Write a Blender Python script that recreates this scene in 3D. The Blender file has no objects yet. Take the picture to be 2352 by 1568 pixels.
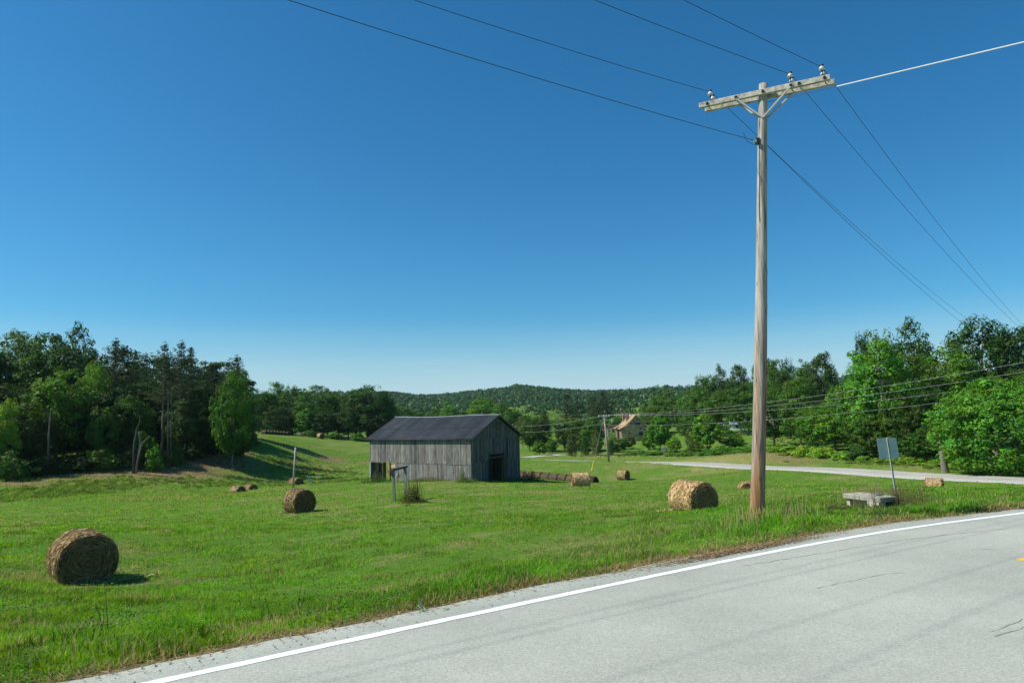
import bpy, math, random
import numpy as np
from mathutils import Matrix, Vector, Euler
R = math.radians
scn = bpy.context.scene
# ------------------------------------------------------------------ camera
CAMZ = 2.3
W0, H0, F0 = 2352.0, 1568.0, 1633.0          # photo measured at this size
cam = bpy.data.cameras.new('camera'); cam.sensor_width = 36; cam.lens = 36*F0/W0
cam.clip_start = .1; cam.clip_end = 9000
camo = bpy.data.objects.new('camera', cam); scn.collection.objects.link(camo)
CM = Matrix.Rotation(R(96.15), 4, 'X') @ Matrix.Rotation(R(-1.1), 4, 'Z')
camo.matrix_world = Matrix.Translation((0, 0, CAMZ)) @ CM
scn.camera = camo
scn.render.resolution_x, scn.render.resolution_y = 1024, 682
# ------------------------------------------------------------------ light
SUN_EL, SUN_AZ = R(47), None
sd = Vector((-math.cos(SUN_EL)*.996, -math.cos(SUN_EL)*.10, math.sin(SUN_EL))).normalized()   # towards the sun
w = bpy.data.worlds.new('World'); scn.world = w; w.use_nodes = True
nt = w.node_tree; bgn = nt.nodes['Background']
sky = nt.nodes.new('ShaderNodeTexSky'); sky.sky_type = 'NISHITA'; sky.sun_disc = False
sky.sun_elevation = SUN_EL; sky.sun_rotation = math.atan2(sd.x, sd.y)
sky.altitude = 300; sky.air_density = 1.0; sky.dust_density = .6; sky.ozone_density = 2.2
hsv = nt.nodes.new('ShaderNodeHueSaturation'); hsv.inputs['Saturation'].default_value = 1.12
# thin pale cirrus band low over the hills
tc = nt.nodes.new('ShaderNodeTexCoord'); mp = nt.nodes.new('ShaderNodeMapping'); mp.inputs['Scale'].default_value = (1.5, 1.5, 22)
mp.inputs['Rotation'].default_value = (R(3), 0, 0)
nz = nt.nodes.new('ShaderNodeTexNoise'); nz.inputs['Scale'].default_value = 1.6; nz.inputs['Detail'].default_value = 4
sx = nt.nodes.new('ShaderNodeSeparateXYZ'); mr = nt.nodes.new('ShaderNodeMapRange'); mr2 = nt.nodes.new('ShaderNodeMapRange')
mr.interpolation_type = 'SMOOTHSTEP'
mr.inputs['From Min'].default_value = .15; mr.inputs['From Max'].default_value = .02
mr2.inputs['From Min'].default_value = .3; mr2.inputs['From Max'].default_value = .7; mr2.inputs['To Min'].default_value = .6; mr2.inputs['To Max'].default_value = .9
mu = nt.nodes.new('ShaderNodeMath'); mu.operation = 'MULTIPLY'
mx = nt.nodes.new('ShaderNodeMix'); mx.data_type = 'RGBA'; mx.inputs[7].default_value = (4.9, 6.6, 7.4, 1)
L = nt.links.new
L(tc.outputs['Generated'], mp.inputs[0]); L(mp.outputs[0], nz.inputs['Vector']); L(tc.outputs['Generated'], sx.inputs[0])
L(sx.outputs['Z'], mr.inputs[0]); L(nz.outputs[0], mr2.inputs[0]); L(mr.outputs[0], mu.inputs[0]); L(mr2.outputs[0], mu.inputs[1])
vm = nt.nodes.new('ShaderNodeVectorMath'); vm.operation = 'MULTIPLY'; vm.inputs[1].default_value = (.56, .96, 1.13); L(sky.outputs[0], vm.inputs[0]); L(vm.outputs[0], hsv.inputs['Color']); L(hsv.outputs[0], mx.inputs[6]); L(mu.outputs[0], mx.inputs[0]); L(mx.outputs[2], bgn.inputs[0])
bgn.inputs[1].default_value = .081
sl = bpy.data.lights.new('sun', 'SUN'); sl.energy = 4.8; sl.angle = R(.53); sl.color = (1, .94, .83)
so = bpy.data.objects.new('sun', sl); scn.collection.objects.link(so)
so.rotation_euler = sd.to_track_quat('Z', 'Y').to_euler()
scn.view_settings.view_transform = 'Standard'; scn.view_settings.look = 'None'
scn.view_settings.exposure = 0.42; scn.view_settings.gamma = 1
# ------------------------------------------------------------------ helpers
rng = np.random.default_rng(7); random.seed(7)
M3 = np.array(CM.to_3x3())
def ray(u, v):
    d = M3 @ np.array([(u-W0/2)/F0, (H0/2-v)/F0, -1.0]); return d
def P(u, v, d):
    r = ray(u, v); r = r/r[1]*d; return np.array([r[0], r[1], r[2]+CAMZ])
def proj(x, y, z):
    q = M3.T @ np.array([x, y, z-CAMZ]); return (W0/2 - F0*q[0]/q[2], H0/2 + F0*q[1]/q[2])
def X(u, d):                                  # x on the ground at image column u and depth d
    return P(u, 1050, d)[0]
def hsh(i, j, s):
    n = (i*374761393 + j*668265263 + s*974634777) & 0x7fffffff
    n = ((n ^ (n >> 13))*1274126177) & 0x7fffffff
    return ((n ^ (n >> 16)) & 0xffff)/65535.0
def vnoise(x, y, s=0):
    x = np.asarray(x, float); y = np.asarray(y, float)
    i = np.floor(x).astype(np.int64); j = np.floor(y).astype(np.int64); fx = x-i; fy = y-j
    fx = fx*fx*(3-2*fx); fy = fy*fy*(3-2*fy)
    return (hsh(i, j, s)*(1-fx)+hsh(i+1, j, s)*fx)*(1-fy)+(hsh(i, j+1, s)*(1-fx)+hsh(i+1, j+1, s)*fx)*fy
def fbm(x, y, s=0, o=4):
    a = 0; t = 0; k = 1.0
    for n in range(o):
        a = a+k*vnoise(x*2**n+17.3*n, y*2**n-9.1*n, s+n); t += k; k *= .5
    return a/t
def sstep(a, b, x):
    t = np.clip((x-a)/(b-a), 0, 1); return t*t*(3-2*t)
C = scn.collection
def tag(o, label=None, cat=None, group=None, kind=None):
    if label: o['label'] = label
    if cat: o['category'] = cat
    if group: o['group'] = group
    if kind: o['kind'] = kind
    return o
def empty(name, loc=(0, 0, 0), rz=0, **k):
    o = bpy.data.objects.new(name, None); C.objects.link(o); o.location = loc; o.rotation_euler = (0, 0, rz)
    o.empty_display_size = .3; return tag(o, **k)
def np_mesh(name, V, faces_by_n, col=None, mat=None, smooth=False, extra=None):
    """faces_by_n: list of int arrays (k,n)"""
    me = bpy.data.meshes.new(name); V = np.asarray(V, np.float32)
    me.vertices.add(len(V)); me.vertices.foreach_set('co', V.ravel())
    lt = []; ls = []; idx = []; st = 0
    for Fa in faces_by_n:
        Fa = np.asarray(Fa, np.int32)
        if len(Fa) == 0: continue
        k, n = Fa.shape; idx.append(Fa.ravel()); ls.append(st+np.arange(k)*n); lt.append(np.full(k, n)); st += k*n
    idx = np.concatenate(idx); ls = np.concatenate(ls); lt = np.concatenate(lt)
    me.loops.add(len(idx)); me.loops.foreach_set('vertex_index', idx.astype(np.int32))
    me.polygons.add(len(ls)); me.polygons.foreach_set('loop_start', ls.astype(np.int32)); me.polygons.foreach_set('loop_total', lt.astype(np.int32))
    me.polygons.foreach_set('use_smooth', np.full(len(ls), bool(smooth)))
    me.update(calc_edges=True)
    if col is not None:
        a = me.attributes.new('Col', 'FLOAT_COLOR', 'POINT'); c = np.ones((len(V), 4), np.float32); c[:, :3] = col; a.data.foreach_set('color', c.ravel())
    if extra:
        for kx, vv in extra.items():
            a = me.attributes.new(kx, 'FLOAT', 'POINT'); a.data.foreach_set('value', np.asarray(vv, np.float32))
    if mat: me.materials.append(mat)
    return me
def link(name, me, parent=None, **k):
    o = bpy.data.objects.new(name, me); C.objects.link(o); o.parent = parent; return tag(o, **k)
class MB:
    """collects coloured primitives into one mesh"""
    def __init__(s): s.V = []; s.F3 = []; s.F4 = []; s.C = []; s.n = 0
    def add(s, V, F4=(), F3=(), col=(1, 1, 1)):
        V = np.asarray(V, float).reshape(-1, 3); s.V.append(V)
        if len(F4): s.F4.append(np.asarray(F4, int)+s.n)
        if len(F3): s.F3.append(np.asarray(F3, int)+s.n)
        c = np.asarray(col, float)
        s.C.append(np.broadcast_to(c, (len(V), 3)) if c.ndim == 1 else c); s.n += len(V)
    def box(s, c, sz, rz=0, col=(1, 1, 1), M=None):
        sx, sy, sz_ = np.array(sz)/2
        v = np.array([[x, y, z] for z in (-sz_, sz_) for y in (-sy, sy) for x in (-sx, sx)])
        if M is not None: v = v @ np.array(M).T
        if rz: a = math.cos(rz); b = math.sin(rz); v = v @ np.array([[a, b, 0], [-b, a, 0], [0, 0, 1]])
        s.add(v+np.array(c), [[0, 2, 3, 1], [4, 5, 7, 6], [0, 1, 5, 4], [2, 6, 7, 3], [0, 4, 6, 2], [1, 3, 7, 5]], (), col)
    def bar(s, a, b, w, h, up=(0, 0, 1), col=(1, 1, 1)):
        a = np.array(a, float); b = np.array(b, float); d = b-a; Ln = np.linalg.norm(d); d /= Ln
        u = np.array(up, float); sd_ = np.cross(d, u); sd_ /= np.linalg.norm(sd_); u = np.cross(sd_, d)
        M = np.stack([d, sd_, u], 1); s.box((a+b)/2, (Ln, w, h), 0, col, M)
    def tube(s, pts, rad, n=8, cap=True, col=(1, 1, 1)):
        pts = np.array(pts, float); m = len(pts); rad = np.broadcast_to(np.asarray(rad, float), (m,))
        T = np.gradient(pts, axis=0); T /= np.linalg.norm(T, axis=1)[:, None]
        ref = np.array([0, 0, 1.0]) if abs(T[0][2]) < .9 else np.array([1.0, 0, 0])
        A = np.cross(T, ref); A /= np.linalg.norm(A, axis=1)[:, None]; B = np.cross(T, A)
        an = np.arange(n)/n*2*math.pi
        V = pts[:, None]+rad[:, None, None]*(A[:, None]*np.cos(an)[None, :, None]+B[:, None]*np.sin(an)[None, :, None])
        i = np.arange(m-1)[:, None]*n; j = np.arange(n)[None]; k = (j+1) % n
        F = np.stack([i+j, i+k, i+n+k, i+n+j], -1).reshape(-1, 4)
        V = V.reshape(-1, 3); F3 = []
        if cap:
            c0 = len(V); V = np.vstack([V, pts[0], pts[-1]])
            F3 = [[c0, (q+1) % n, q] for q in range(n)]+[[c0+1, (m-1)*n+q, (m-1)*n+(q+1) % n] for q in range(n)]
        s.add(V, F, F3, col)
    def lathe(s, prof, n=14, c=(0, 0, 0), col=(1, 1, 1)):
        an = np.arange(n)/n*2*math.pi; prof = np.array(prof)
        V = np.stack([prof[:, 0][:, None]*np.cos(an), prof[:, 0][:, None]*np.sin(an), np.repeat(prof[:, 1][:, None], n, 1)], -1).reshape(-1, 3)+np.array(c)
        m = len(prof); i = np.arange(m-1)[:, None]*n; j = np.arange(n)[None]; k = (j+1) % n
        s.add(V, np.stack([i+j, i+k, i+n+k, i+n+j], -1).reshape(-1, 4), (), col)
    def mesh(s, name, mat, smooth=False):
        return np_mesh(name, np.vstack(s.V), [np.vstack(s.F4) if s.F4 else np.zeros((0, 4), int), np.vstack(s.F3) if s.F3 else np.zeros((0, 3), int)], np.vstack(s.C), mat, smooth)
    def build(s, name, mat, parent=None, smooth=False, **k):
        return link(name, s.mesh(name, mat, smooth), parent, **k)
# ------------------------------------------------------------------ materials
def newmat(name):
    m = bpy.data.materials.new(name); m.use_nodes = True; t = m.node_tree; t.nodes.clear()
    out = t.nodes.new('ShaderNodeOutputMaterial'); return m, t, out
def N(t, typ, **kw):
    n = t.nodes.new(typ)
    for k, v in kw.items():
        if k.startswith('i_'):
            key = k[2:]; n.inputs[int(key) if key.isdigit() else key.replace('_', ' ')].default_value = v
        else: setattr(n, k, v)
    return n
def colmat(name, rough=.85, noise=None, amt=.3, bump=0, bscale=None, tint=(1, 1, 1), spec=.2, stretch=(1, 1, 1), metallic=0):
    """vertex colour x procedural mottling"""
    m, t, out = newmat(name); b = N(t, 'ShaderNodeBsdfPrincipled', i_Roughness=rough, i_Metallic=metallic)
    b.inputs['Specular IOR Level'].default_value = spec
    at = N(t, 'ShaderNodeAttribute', attribute_name='Col')
    src = at.outputs['Color']
    tcd = N(t, 'ShaderNodeTexCoord'); mpp = N(t, 'ShaderNodeMapping'); mpp.inputs['Scale'].default_value = stretch
    t.links.new(tcd.outputs['Object'], mpp.inputs[0])
    if noise:
        nn = N(t, 'ShaderNodeTexNoise', i_Scale=noise, i_Detail=5.0, i_Roughness=.65); t.links.new(mpp.outputs[0], nn.inputs['Vector'])
        m_ = N(t, 'ShaderNodeMapRange'); m_.inputs['From Min'].default_value = .3; m_.inputs['From Max'].default_value = .7
        m_.inputs['To Min'].default_value = 1-amt; m_.inputs['To Max'].default_value = 1+amt
        t.links.new(nn.outputs[0], m_.inputs[0])
        v = N(t, 'ShaderNodeVectorMath', operation='SCALE'); t.links.new(src, v.inputs[0]); t.links.new(m_.outputs[0], v.inputs['Scale']); src = v.outputs[0]
        if bump:
            n2 = N(t, 'ShaderNodeTexNoise', i_Scale=bscale or noise*2, i_Detail=4.0); t.links.new(mpp.outputs[0], n2.inputs['Vector'])
            bp = N(t, 'ShaderNodeBump', i_Strength=bump, i_Distance=.03); t.links.new(n2.outputs[0], bp.inputs['Height']); t.links.new(bp.outputs[0], b.inputs['Normal'])
    t.links.new(src, b.inputs['Base Color']); t.links.new(b.outputs[0], out.inputs[0]); return m
def leafmat(name, transl=.35, objcol=True, spec=.25, rough=.5):
    m, t, out = newmat(name)
    at = N(t, 'ShaderNodeAttribute', attribute_name='Col'); src = at.outputs['Color']
    if objcol:
        oi = N(t, 'ShaderNodeObjectInfo'); v = N(t, 'ShaderNodeVectorMath', operation='MULTIPLY')
        t.links.new(src, v.inputs[0]); t.links.new(oi.outputs['Color'], v.inputs[1]); src = v.outputs[0]
    b = N(t, 'ShaderNodeBsdfPrincipled', i_Roughness=rough); b.inputs['Specular IOR Level'].default_value = spec
    tr = N(t, 'ShaderNodeBsdfTranslucent'); hs = N(t, 'ShaderNodeHueSaturation', i_Hue=.485, i_Saturation=1.1, i_Value=1.35)
    mxs = N(t, 'ShaderNodeMixShader', i_0=transl)
    t.links.new(src, b.inputs['Base Color']); t.links.new(src, hs.inputs['Color']); t.links.new(hs.outputs[0], tr.inputs[0])
    t.links.new(b.outputs[0], mxs.inputs[1]); t.links.new(tr.outputs[0], mxs.inputs[2]); t.links.new(mxs.outputs[0], out.inputs[0]); return m
LEAF = leafmat('leaf_green', .3, True, .12, .55); GRASS = leafmat('grass_blades', .42, False, .10, .6)
BARK = colmat('bark', .95, 3, .4, .6, 9, stretch=(1, 1, .25))
WOOD = colmat('weathered_wood', .85, 5, .45, .4, 12, stretch=(3, 3, .18))
STRAW = colmat('straw', .8, 14, .25)
METAL = colmat('painted_metal', .5, 4, .12, spec=.4)
ROOFM = colmat('dark_metal_roof', .55, .8, .3, .15, 3, spec=.28)
WIRE = colmat('wire', .6, spec=.3)
CERAMIC = colmat('porcelain', .15, spec=.6)
CONC = colmat('concrete', .9, 5, .3, .5, 22)
STONE = colmat('rubble_stone', .9, 1.5, .5, .5, 6)
ARMW = colmat('arm_wood', .85, 9, .5, .3, 20)
BOARD = colmat('barn_boards', .85, 4, .42, stretch=(1.4, 1.4, .3))
POLEM = colmat('pole_wood', .85, 6, .5, .5, 16, stretch=(3, 3, .12))
# ------------------------------------------------------------------ terrain
CP = [(200,1335,19.6),(200,1400,13.3),(40,1500,8.6),(0,1300,20),(687,1176,45),(590,1250,27),(900,1300,18.5),(600,1400,12.5),(1200,1300,14.6),(1200,1200,28),(1000,1240,23),
 (1588,1175,32),(1588,1240,15.2),(1400,1250,18),(1738,1191,16.2),(2015,1165,21.5),(1850,1150,27),(1880,1115,44),(2300,1140,25),(2300,1122,39),(2352,1113,53),(2352,1090,62),(2140,1128,49),
 (1757,1079,86),(1757,1063,98),(2050,1098,66),(2050,1080,74),(1545,1060,108),(1545,1056,118),(1400,1059,116),(1300,1058,126),(1300,1052,140),(1150,1056,130),(1332,1115,73),(1430,1108,93),(1600,1095,82),(1690,1140,56),(1560,1125,58),
 (1083,1106,76),(1197,1101,86),(850,1106,82),(1000,1135,58),(905,1152,48),(1250,1140,52),(680,1113,88),(560,1130,83),(750,1140,60),(450,1170,52),(300,1200,42),(100,1210,38),
 (0,1158,64),(300,1127,78),(600,1100,97),(840,1086,110),(0,1095,82),(300,1088,88),(300,1050,97),(450,1040,102),(570,1008,122),(650,1065,112),(750,1060,128),(750,1030,150),(600,998,150),(735,1006,182),(840,1014,186),(860,1055,140),
 (700,995,240),(0,1040,115),(200,1010,135),(400,990,160),(1100,985,250),(1000,1010,200),(1300,1030,180),(1210,1040,165),(1440,1002,230),(1442,1016,200),(1600,1030,150),(1757,1040,106),(1900,1040,102),(2050,1062,84),(2300,1078,72),
 (1700,972,270),(1700,945,330),(1820,985,180),(2100,1000,125),(2300,1000,110),(1400,1045,150),(1250,1090,100)]
cw = [P(*c) for c in CP]
cw += [np.array(c, float) for c in [(-60,30,-3.5),(-90,60,-3),(-60,10,-2),(-110,120,1),(-30,-20,0),(0,-30,.3),(30,-20,.3),(60,20,0),(90,40,-1),(110,90,0),(-25,5,-1.2),
      (-150,250,4),(150,250,6),(0,330,-3),(-160,30,0),(160,30,2),(120,160,4),(0,-60,.5)]]
# the near road surface is z = 0
def flat(u, v):
    r = ray(u, v); k = -CAMZ/r[2]; return r*k
LINE = [flat(350,1568), flat(961,1436), flat(1420,1339), flat(1738,1273), flat(2000,1225), flat(2150,1203), flat(2300,1184)]
LINE = np.array([[p[0], p[1]] for p in LINE])
d0 = LINE[1]-LINE[0]; d0 /= np.linalg.norm(d0); d1 = LINE[-1]-LINE[-2]; d1 /= np.linalg.norm(d1)
LINE = np.vstack([[LINE[0]-d0*k for k in (60, 40, 25, 14, 7)], LINE, [LINE[-1]+d1*5, LINE[-1]+d1*12+np.array([.4, -.8]), LINE[-1]+d1*24+np.array([1.5, -3.4]), LINE[-1]+d1*40+np.array([3, -8])]])
def smooth_poly(Pt, step=.4, it=2):
    Pt = np.asarray(Pt, float)
    for _ in range(it):
        q = Pt[:-1]*.75+Pt[1:]*.25; r = Pt[:-1]*.25+Pt[1:]*.75
        Pt = np.vstack([Pt[:1], np.stack([q, r], 1).reshape(-1, Pt.shape[1]), Pt[-1:]])
    s = np.r_[0, np.cumsum(np.linalg.norm(np.diff(Pt[:, :2], axis=0), axis=1))]
    n = max(2, int(s[-1]/step)); t = np.linspace(0, s[-1], n)
    return np.stack([np.interp(t, s, Pt[:, k]) for k in range(Pt.shape[1])], 1)
LINE = smooth_poly(LINE, .4)
for p in LINE[::12]: cw.append(np.array([p[0], p[1], 0.0]))
for p in LINE[::24]:                        # verge two metres off the road, a touch lower
    cw.append(np.array([p[0]-.5*1.3, p[1]+.82*1.3, -.16]))
cw = np.array(cw); S = 50.0
def tps(r2): return np.where(r2 > 1e-12, r2*np.log(r2+1e-12), 0)
PX = cw[:, :2]/S; n = len(PX)
K = tps(((PX[:, None]-PX[None])**2).sum(-1))+np.eye(n)*2e-4
A_ = np.zeros((n+3, n+3)); A_[:n, :n] = K; A_[:n, n] = 1; A_[:n, n+1:] = PX; A_[n, :n] = 1; A_[n+1:, :n] = PX.T
sol = np.linalg.solve(A_, np.r_[cw[:, 2], 0, 0, 0])
# far ridge profile (image column, crest line of the bare hill)
RU = np.array([-900,-200,300,600,900,960,1010,1080,1150,1185,1230,1290,1350,1400,1450,1520,1560,1650,1900,2400,3400])
RV = np.array([960,950,925,915,908,914,913,905,899,892,896,903,906,904,903,896,899,893,880,870,900])+0.0
def base_h(x, y):
    x = np.asarray(x, float); y = np.asarray(y, float); sh = x.shape; X_ = np.stack([x.ravel(), y.ravel()], 1)/S; out = np.empty(len(X_))
    for i in range(0, len(X_), 20000):
        q = X_[i:i+20000]; out[i:i+20000] = tps(((q[:, None]-PX[None])**2).sum(-1)) @ sol[:n]+sol[n]+q @ sol[n+1:]
    z = out.reshape(sh); r = np.hypot(x, y)
    far = -3.5+0*x
    yy = np.maximum(y, 1); u = W0/2+F0*np.clip(x/yy, -3, 3)*.99
    rv = np.interp(u, RU, RV); hor = 960-(u-W0/2)*.0192
    RD = np.interp(u, [0, 1300, 1420, 1700, 2400], [1150, 1150, 900, 700, 600])
    ridge = (hor-rv)/F0*RD+2.3-9
    far = far+(ridge-far)*sstep(380, 1, r*0+380) if False else far+(ridge-far)*np.clip(sstep(0, 1, (r-360)/(RD-360)), 0, 1)
    far = far+5*(fbm(x/120, y/120, 5)-.5)*sstep(400, 700, r)*(r < RD*1.02)
    k = sstep(240, 380, r); k = np.where(y < -40, 1.0, k)
    z = np.clip(z, -9, 14)
    return z*(1-k)+far*k
def polydist(x, y, PL):
    """signed-less distance and index of nearest polyline vertex"""
    sh = np.shape(x); q = np.stack([np.ravel(x), np.ravel(y)], 1); D = np.full(len(q), 1e9); I = np.zeros(len(q), int)
    bb = (q[:, 0] > PL[:, 0].min()-14) & (q[:, 0] < PL[:, 0].max()+14) & (q[:, 1] > PL[:, 1].min()-14) & (q[:, 1] < PL[:, 1].max()+14)
    ids = np.nonzero(bb)[0]
    for i in range(0, len(ids), 20000):
        k = ids[i:i+20000]; d2 = ((q[k][:, None]-PL[None, :, :2])**2).sum(-1); j = d2.argmin(1); D[k] = np.sqrt(d2[np.arange(len(k)), j]); I[k] = j
    return D.reshape(sh), I.reshape(sh)
def normals2(PL):
    T = np.gradient(PL[:, :2], axis=0); T /= np.linalg.norm(T, axis=1)[:, None]; return np.stack([-T[:, 1], T[:, 0]], 1)   # left of travel = field side
LN = normals2(LINE)
def line_off(x, y):                          # signed offset from the white line (+ = field side)
    D, I = polydist(x, y, LINE); s = (x-LINE[I, 0])*LN[I, 0]+(y-LINE[I, 1])*LN[I, 1]
    return np.where(D < 1e8, s, np.where(np.asarray(y) > 0, 50.0, -50)), D
# far road centreline
FR = np.array([(X(3100,30), 30), (X(2700,42), 43), (X(2352,57.5), 57.5), (X(2050,70), 70), (X(1757,92), 92), (X(1650,101), 101), (X(1545,112), 112), (X(1420,121), 122), (X(1300,131), 133), (X(1150,138), 140), (X(1000,144), 146)])
FR = smooth_poly(FR, 1.5)
FRZ = base_h(FR[:, 0], FR[:, 1]); k_ = 9; FRZ = np.convolve(np.pad(FRZ, k_//2, mode='edge'), np.ones(k_)/k_, 'valid')
FRZ = FRZ-.34*sstep(96, 110, FR[:, 1]); FRW = 2.9
def height(x, y):
    x = np.asarray(x, float); y = np.asarray(y, float); z = base_h(x, y)
    s, D = line_off(x, y); nearr = D < 14
    on = sstep(2.4, .5, s)*nearr*sstep(-9.5, -7.0, s)
    z = z*(1-on)+on*(-.06)
    Df, I = polydist(x, y, FR); k = sstep(FRW+3.0-1.8*sstep(95, 108, y), FRW+.4, Df); z = z*(1-k)+(FRZ[I]-.10)*k
    r = np.hypot(x, y)
    z = z+(fbm(x/2.3, y/2.3, 3)-.5)*.16*sstep(1.0, 4, np.where(nearr, s, 9))*sstep(200, 60, r)*(1-k)
    return z
def H1(x, y): return float(height(np.array([x]), np.array([y]))[0])
def hit(u, v):
    r = ray(u, v); r = r/r[1]; y = np.concatenate([np.arange(5, 80, .25), np.arange(80, 400, 1.0)])
    xx = r[0]*y; zz = r[2]*y+CAMZ; h = height(xx, y); b = np.nonzero(zz < h)[0]
    i = b[0] if len(b) else len(y)-1
    return xx[i], y[i], h[i]
# zones: dry (tan grass) and dirt (bare earth), in world coordinates
ZD = []                                      # (x, y, rx, ry, angle, strength, kind)
def zone(u, v, ru, rv_, ang, st, kind):
    x, y, z = hit(u, v); s = y/F0
    h = max(.8, CAMZ-z); ZD.append((x, y, ru*s, rv_*y*y/(h*F0), ang, st, kind))
for a in [(330,1082,130,6,0,.9,'dirt'),(470,1068,65,8,.2,1,'dirt'),(520,1060,40,8,.3,1,'dirt'),(210,1092,70,4,0,.8,'dirt'),(40,1112,80,4,0,.8,'dirt'),(560,1040,24,9,.5,.8,'dirt'),(100,1102,110,3,0,.6,'dirt'),(760,1055,50,3,0,.8,'dirt'),(850,1062,22,4,0,.7,'dirt'),
          (330,1375,110,5,-.32,1.0,'dry'),(180,1440,210,22,-.3,.65,'dry'),(880,1328,95,5,-.3,.75,'dry'),(940,1275,70,4,-.2,.45,'dry'),(905,1160,18,5,0,1,'dry'),(880,1165,30,2.5,0,.8,'dry'),(960,1158,30,2.5,0,.6,'dry'),
          (1250,1130,140,4,0,.5,'dry'),(1500,1065,90,6,0,.5,'dry'),(1640,1085,170,5,0,.45,'dry'),(1600,1080,16,3,0,.9,'dry'),(1900,1052,120,7,0,.6,'dirt'),(1800,1048,50,6,0,.7,'dirt'),(1690,1046,130,9,0,.7,'dry'),
          (1560,1045,60,7,0,.7,'dry'),(1400,1047,120,7,0,.55,'dry'),(2080,1075,90,7,0,.5,'dry'),(2250,1150,110,9,0,.45,'dry'),(2330,1160,60,6,0,.6,'dry'),(1950,1095,80,5,0,.5,'dry'),(1450,1235,420,40,-.25,.38,'dry'),(2000,1190,120,12,-.2,.4,'dry'),
          (730,1165,60,2.5,0,.6,'dry'),(500,1140,160,4,0,.5,'dry'),(140,1335,30,4,0,.8,'dry'),(900,1112,80,3,0,.55,'dry'),(1130,1115,120,3,0,.5,'dry'),(760,1075,70,6,0,.5,'dry'),(2060,1010,40,16,0,.6,'dirt'),(120,1180,200,5,0,.3,'dry')]: zone(*a)
ZD.append((X(1757,11.6), 11.7, 2.6, .5, .56, .9, 'dry'))
def zones(x, y):
    x = np.asarray(x, float); y = np.asarray(y, float); nz_ = fbm(x*1.1, y*1.1, 11, 4); n2 = fbm(x/7, y/7, 21, 4); n3 = fbm(x*3.5, y*3.5, 51, 3)
    st_ = fbm((x*.82+y*.57)/9, (-x*.57+y*.82)/.9, 91, 3); n5 = fbm(x/1.6, y/1.6, 95, 3); dry = sstep(.53, .78, n2*.6+nz_*.4)*.5; dry = np.maximum(dry, sstep(.60, .74, st_)*.5*sstep(.35, .6, n2)); dry = np.maximum(dry, sstep(.62, .74, n5)*.45); dirt = np.zeros_like(x)
    for (cx, cy, rx, ry, a, st, kd) in ZD:
        dx = x-cx; dy = y-cy; c, s = math.cos(a), math.sin(a); q = np.sqrt(((dx*c-dy*s*-1)/max(rx, .2))**2+((-dx*s+dy*c)/max(ry, .25))**2)
        v = st*sstep(1.25, .35, q+(nz_-.5)*1.5+(n3-.5)*.7)
        if kd == 'dry': dry = np.maximum(dry, v)
        else: dirt = np.maximum(dirt, v)
    s, D = line_off(x, y)
    e = sstep(1.25, .55, s+(nz_-.5)*.9)*(D < 14)*(s > -2); dirt = np.maximum(dirt, e)
    return dry, dirt
def ax(lo, hi, fine, grow, start=0.0):
    a = [start]; st = fine
    while a[-1] < hi: a.append(a[-1]+st); st = fine+abs(a[-1]-start)*grow
    b = [start]; st = fine
    while b[-1] > lo: b.append(b[-1]-st); st = fine+abs(b[-1]-start)*grow
    return np.array(b[:0:-1]+a)
gx = ax(-4000, 4000, .3, .022); gy = ax(-120, 5000, .3, .02, 12.0)
GX, GY = np.meshgrid(gx, gy); GZ = height(GX, GY); dry, dirt = zones(GX, GY)
ny, nx = GX.shape; ii = np.arange(ny*nx).reshape(ny, nx)
Fq = np.stack([ii[:-1, :-1], ii[:-1, 1:], ii[1:, 1:], ii[1:, :-1]], -1).reshape(-1, 4)
m, t, out = newmat('field_ground'); b = N(t, 'ShaderNodeBsdfPrincipled', i_Roughness=.95); b.inputs['Specular IOR Level'].default_value = .1
tcn = N(t, 'ShaderNodeTexCoord')
def noise(sc, det=5, st=(1, 1, 1), rough=.6):
    mm = N(t, 'ShaderNodeMapping'); mm.inputs['Scale'].default_value = st; t.links.new(tcn.outputs['Object'], mm.inputs[0])
    n_ = N(t, 'ShaderNodeTexNoise', i_Scale=sc, i_Detail=float(det), i_Roughness=rough); t.links.new(mm.outputs[0], n_.inputs['Vector']); return n_.outputs[0]
def ramp(src, a, bb, c0, c1):
    r = N(t, 'ShaderNodeValToRGB'); r.color_ramp.elements[0].position = a; r.color_ramp.elements[1].position = bb
    r.color_ramp.elements[0].color = (*c0, 1); r.color_ramp.elements[1].color = (*c1, 1); t.links.new(src, r.inputs[0]); return r.outputs[0]
def mixc(f, a, b_):
    mm = N(t, 'ShaderNodeMix', data_type='RGBA')
    for s_, i_ in ((f, 0), (a, 6), (b_, 7)):
        if hasattr(s_, 'links'): t.links.new(s_, mm.inputs[i_])
        else: mm.inputs[i_].default_value = s_ if i_ == 0 else (*s_, 1)
    return mm.outputs[2]
g1 = ramp(noise(.16, 6), .35, .68, (.065, .17, .010), (.13, .23, .02))
g2 = ramp(noise(2.2, 8, (1, 1.8, 1), .75), .38, .62, (.04, .10, .008), (.17, .27, .035))
gg = mixc(.55, g1, g2)
g3 = ramp(noise(9, 5), .42, .62, (.03, .085, .008), (.13, .25, .035)); gg = mixc(.35, gg, g3)
dryc = ramp(noise(5, 6), .35, .65, (.17, .16, .055), (.33, .27, .12))
dirc = ramp(noise(3, 7), .35, .65, (.13, .08, .045), (.27, .185, .11))
ad = N(t, 'ShaderNodeAttribute', attribute_name='dry'); ai = N(t, 'ShaderNodeAttribute', attribute_name='dirt')
gg = mixc(ad.outputs['Fac'], gg, dryc); gg = mixc(ai.outputs['Fac'], gg, dirc)
t.links.new(gg, b.inputs['Base Color'])
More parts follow.
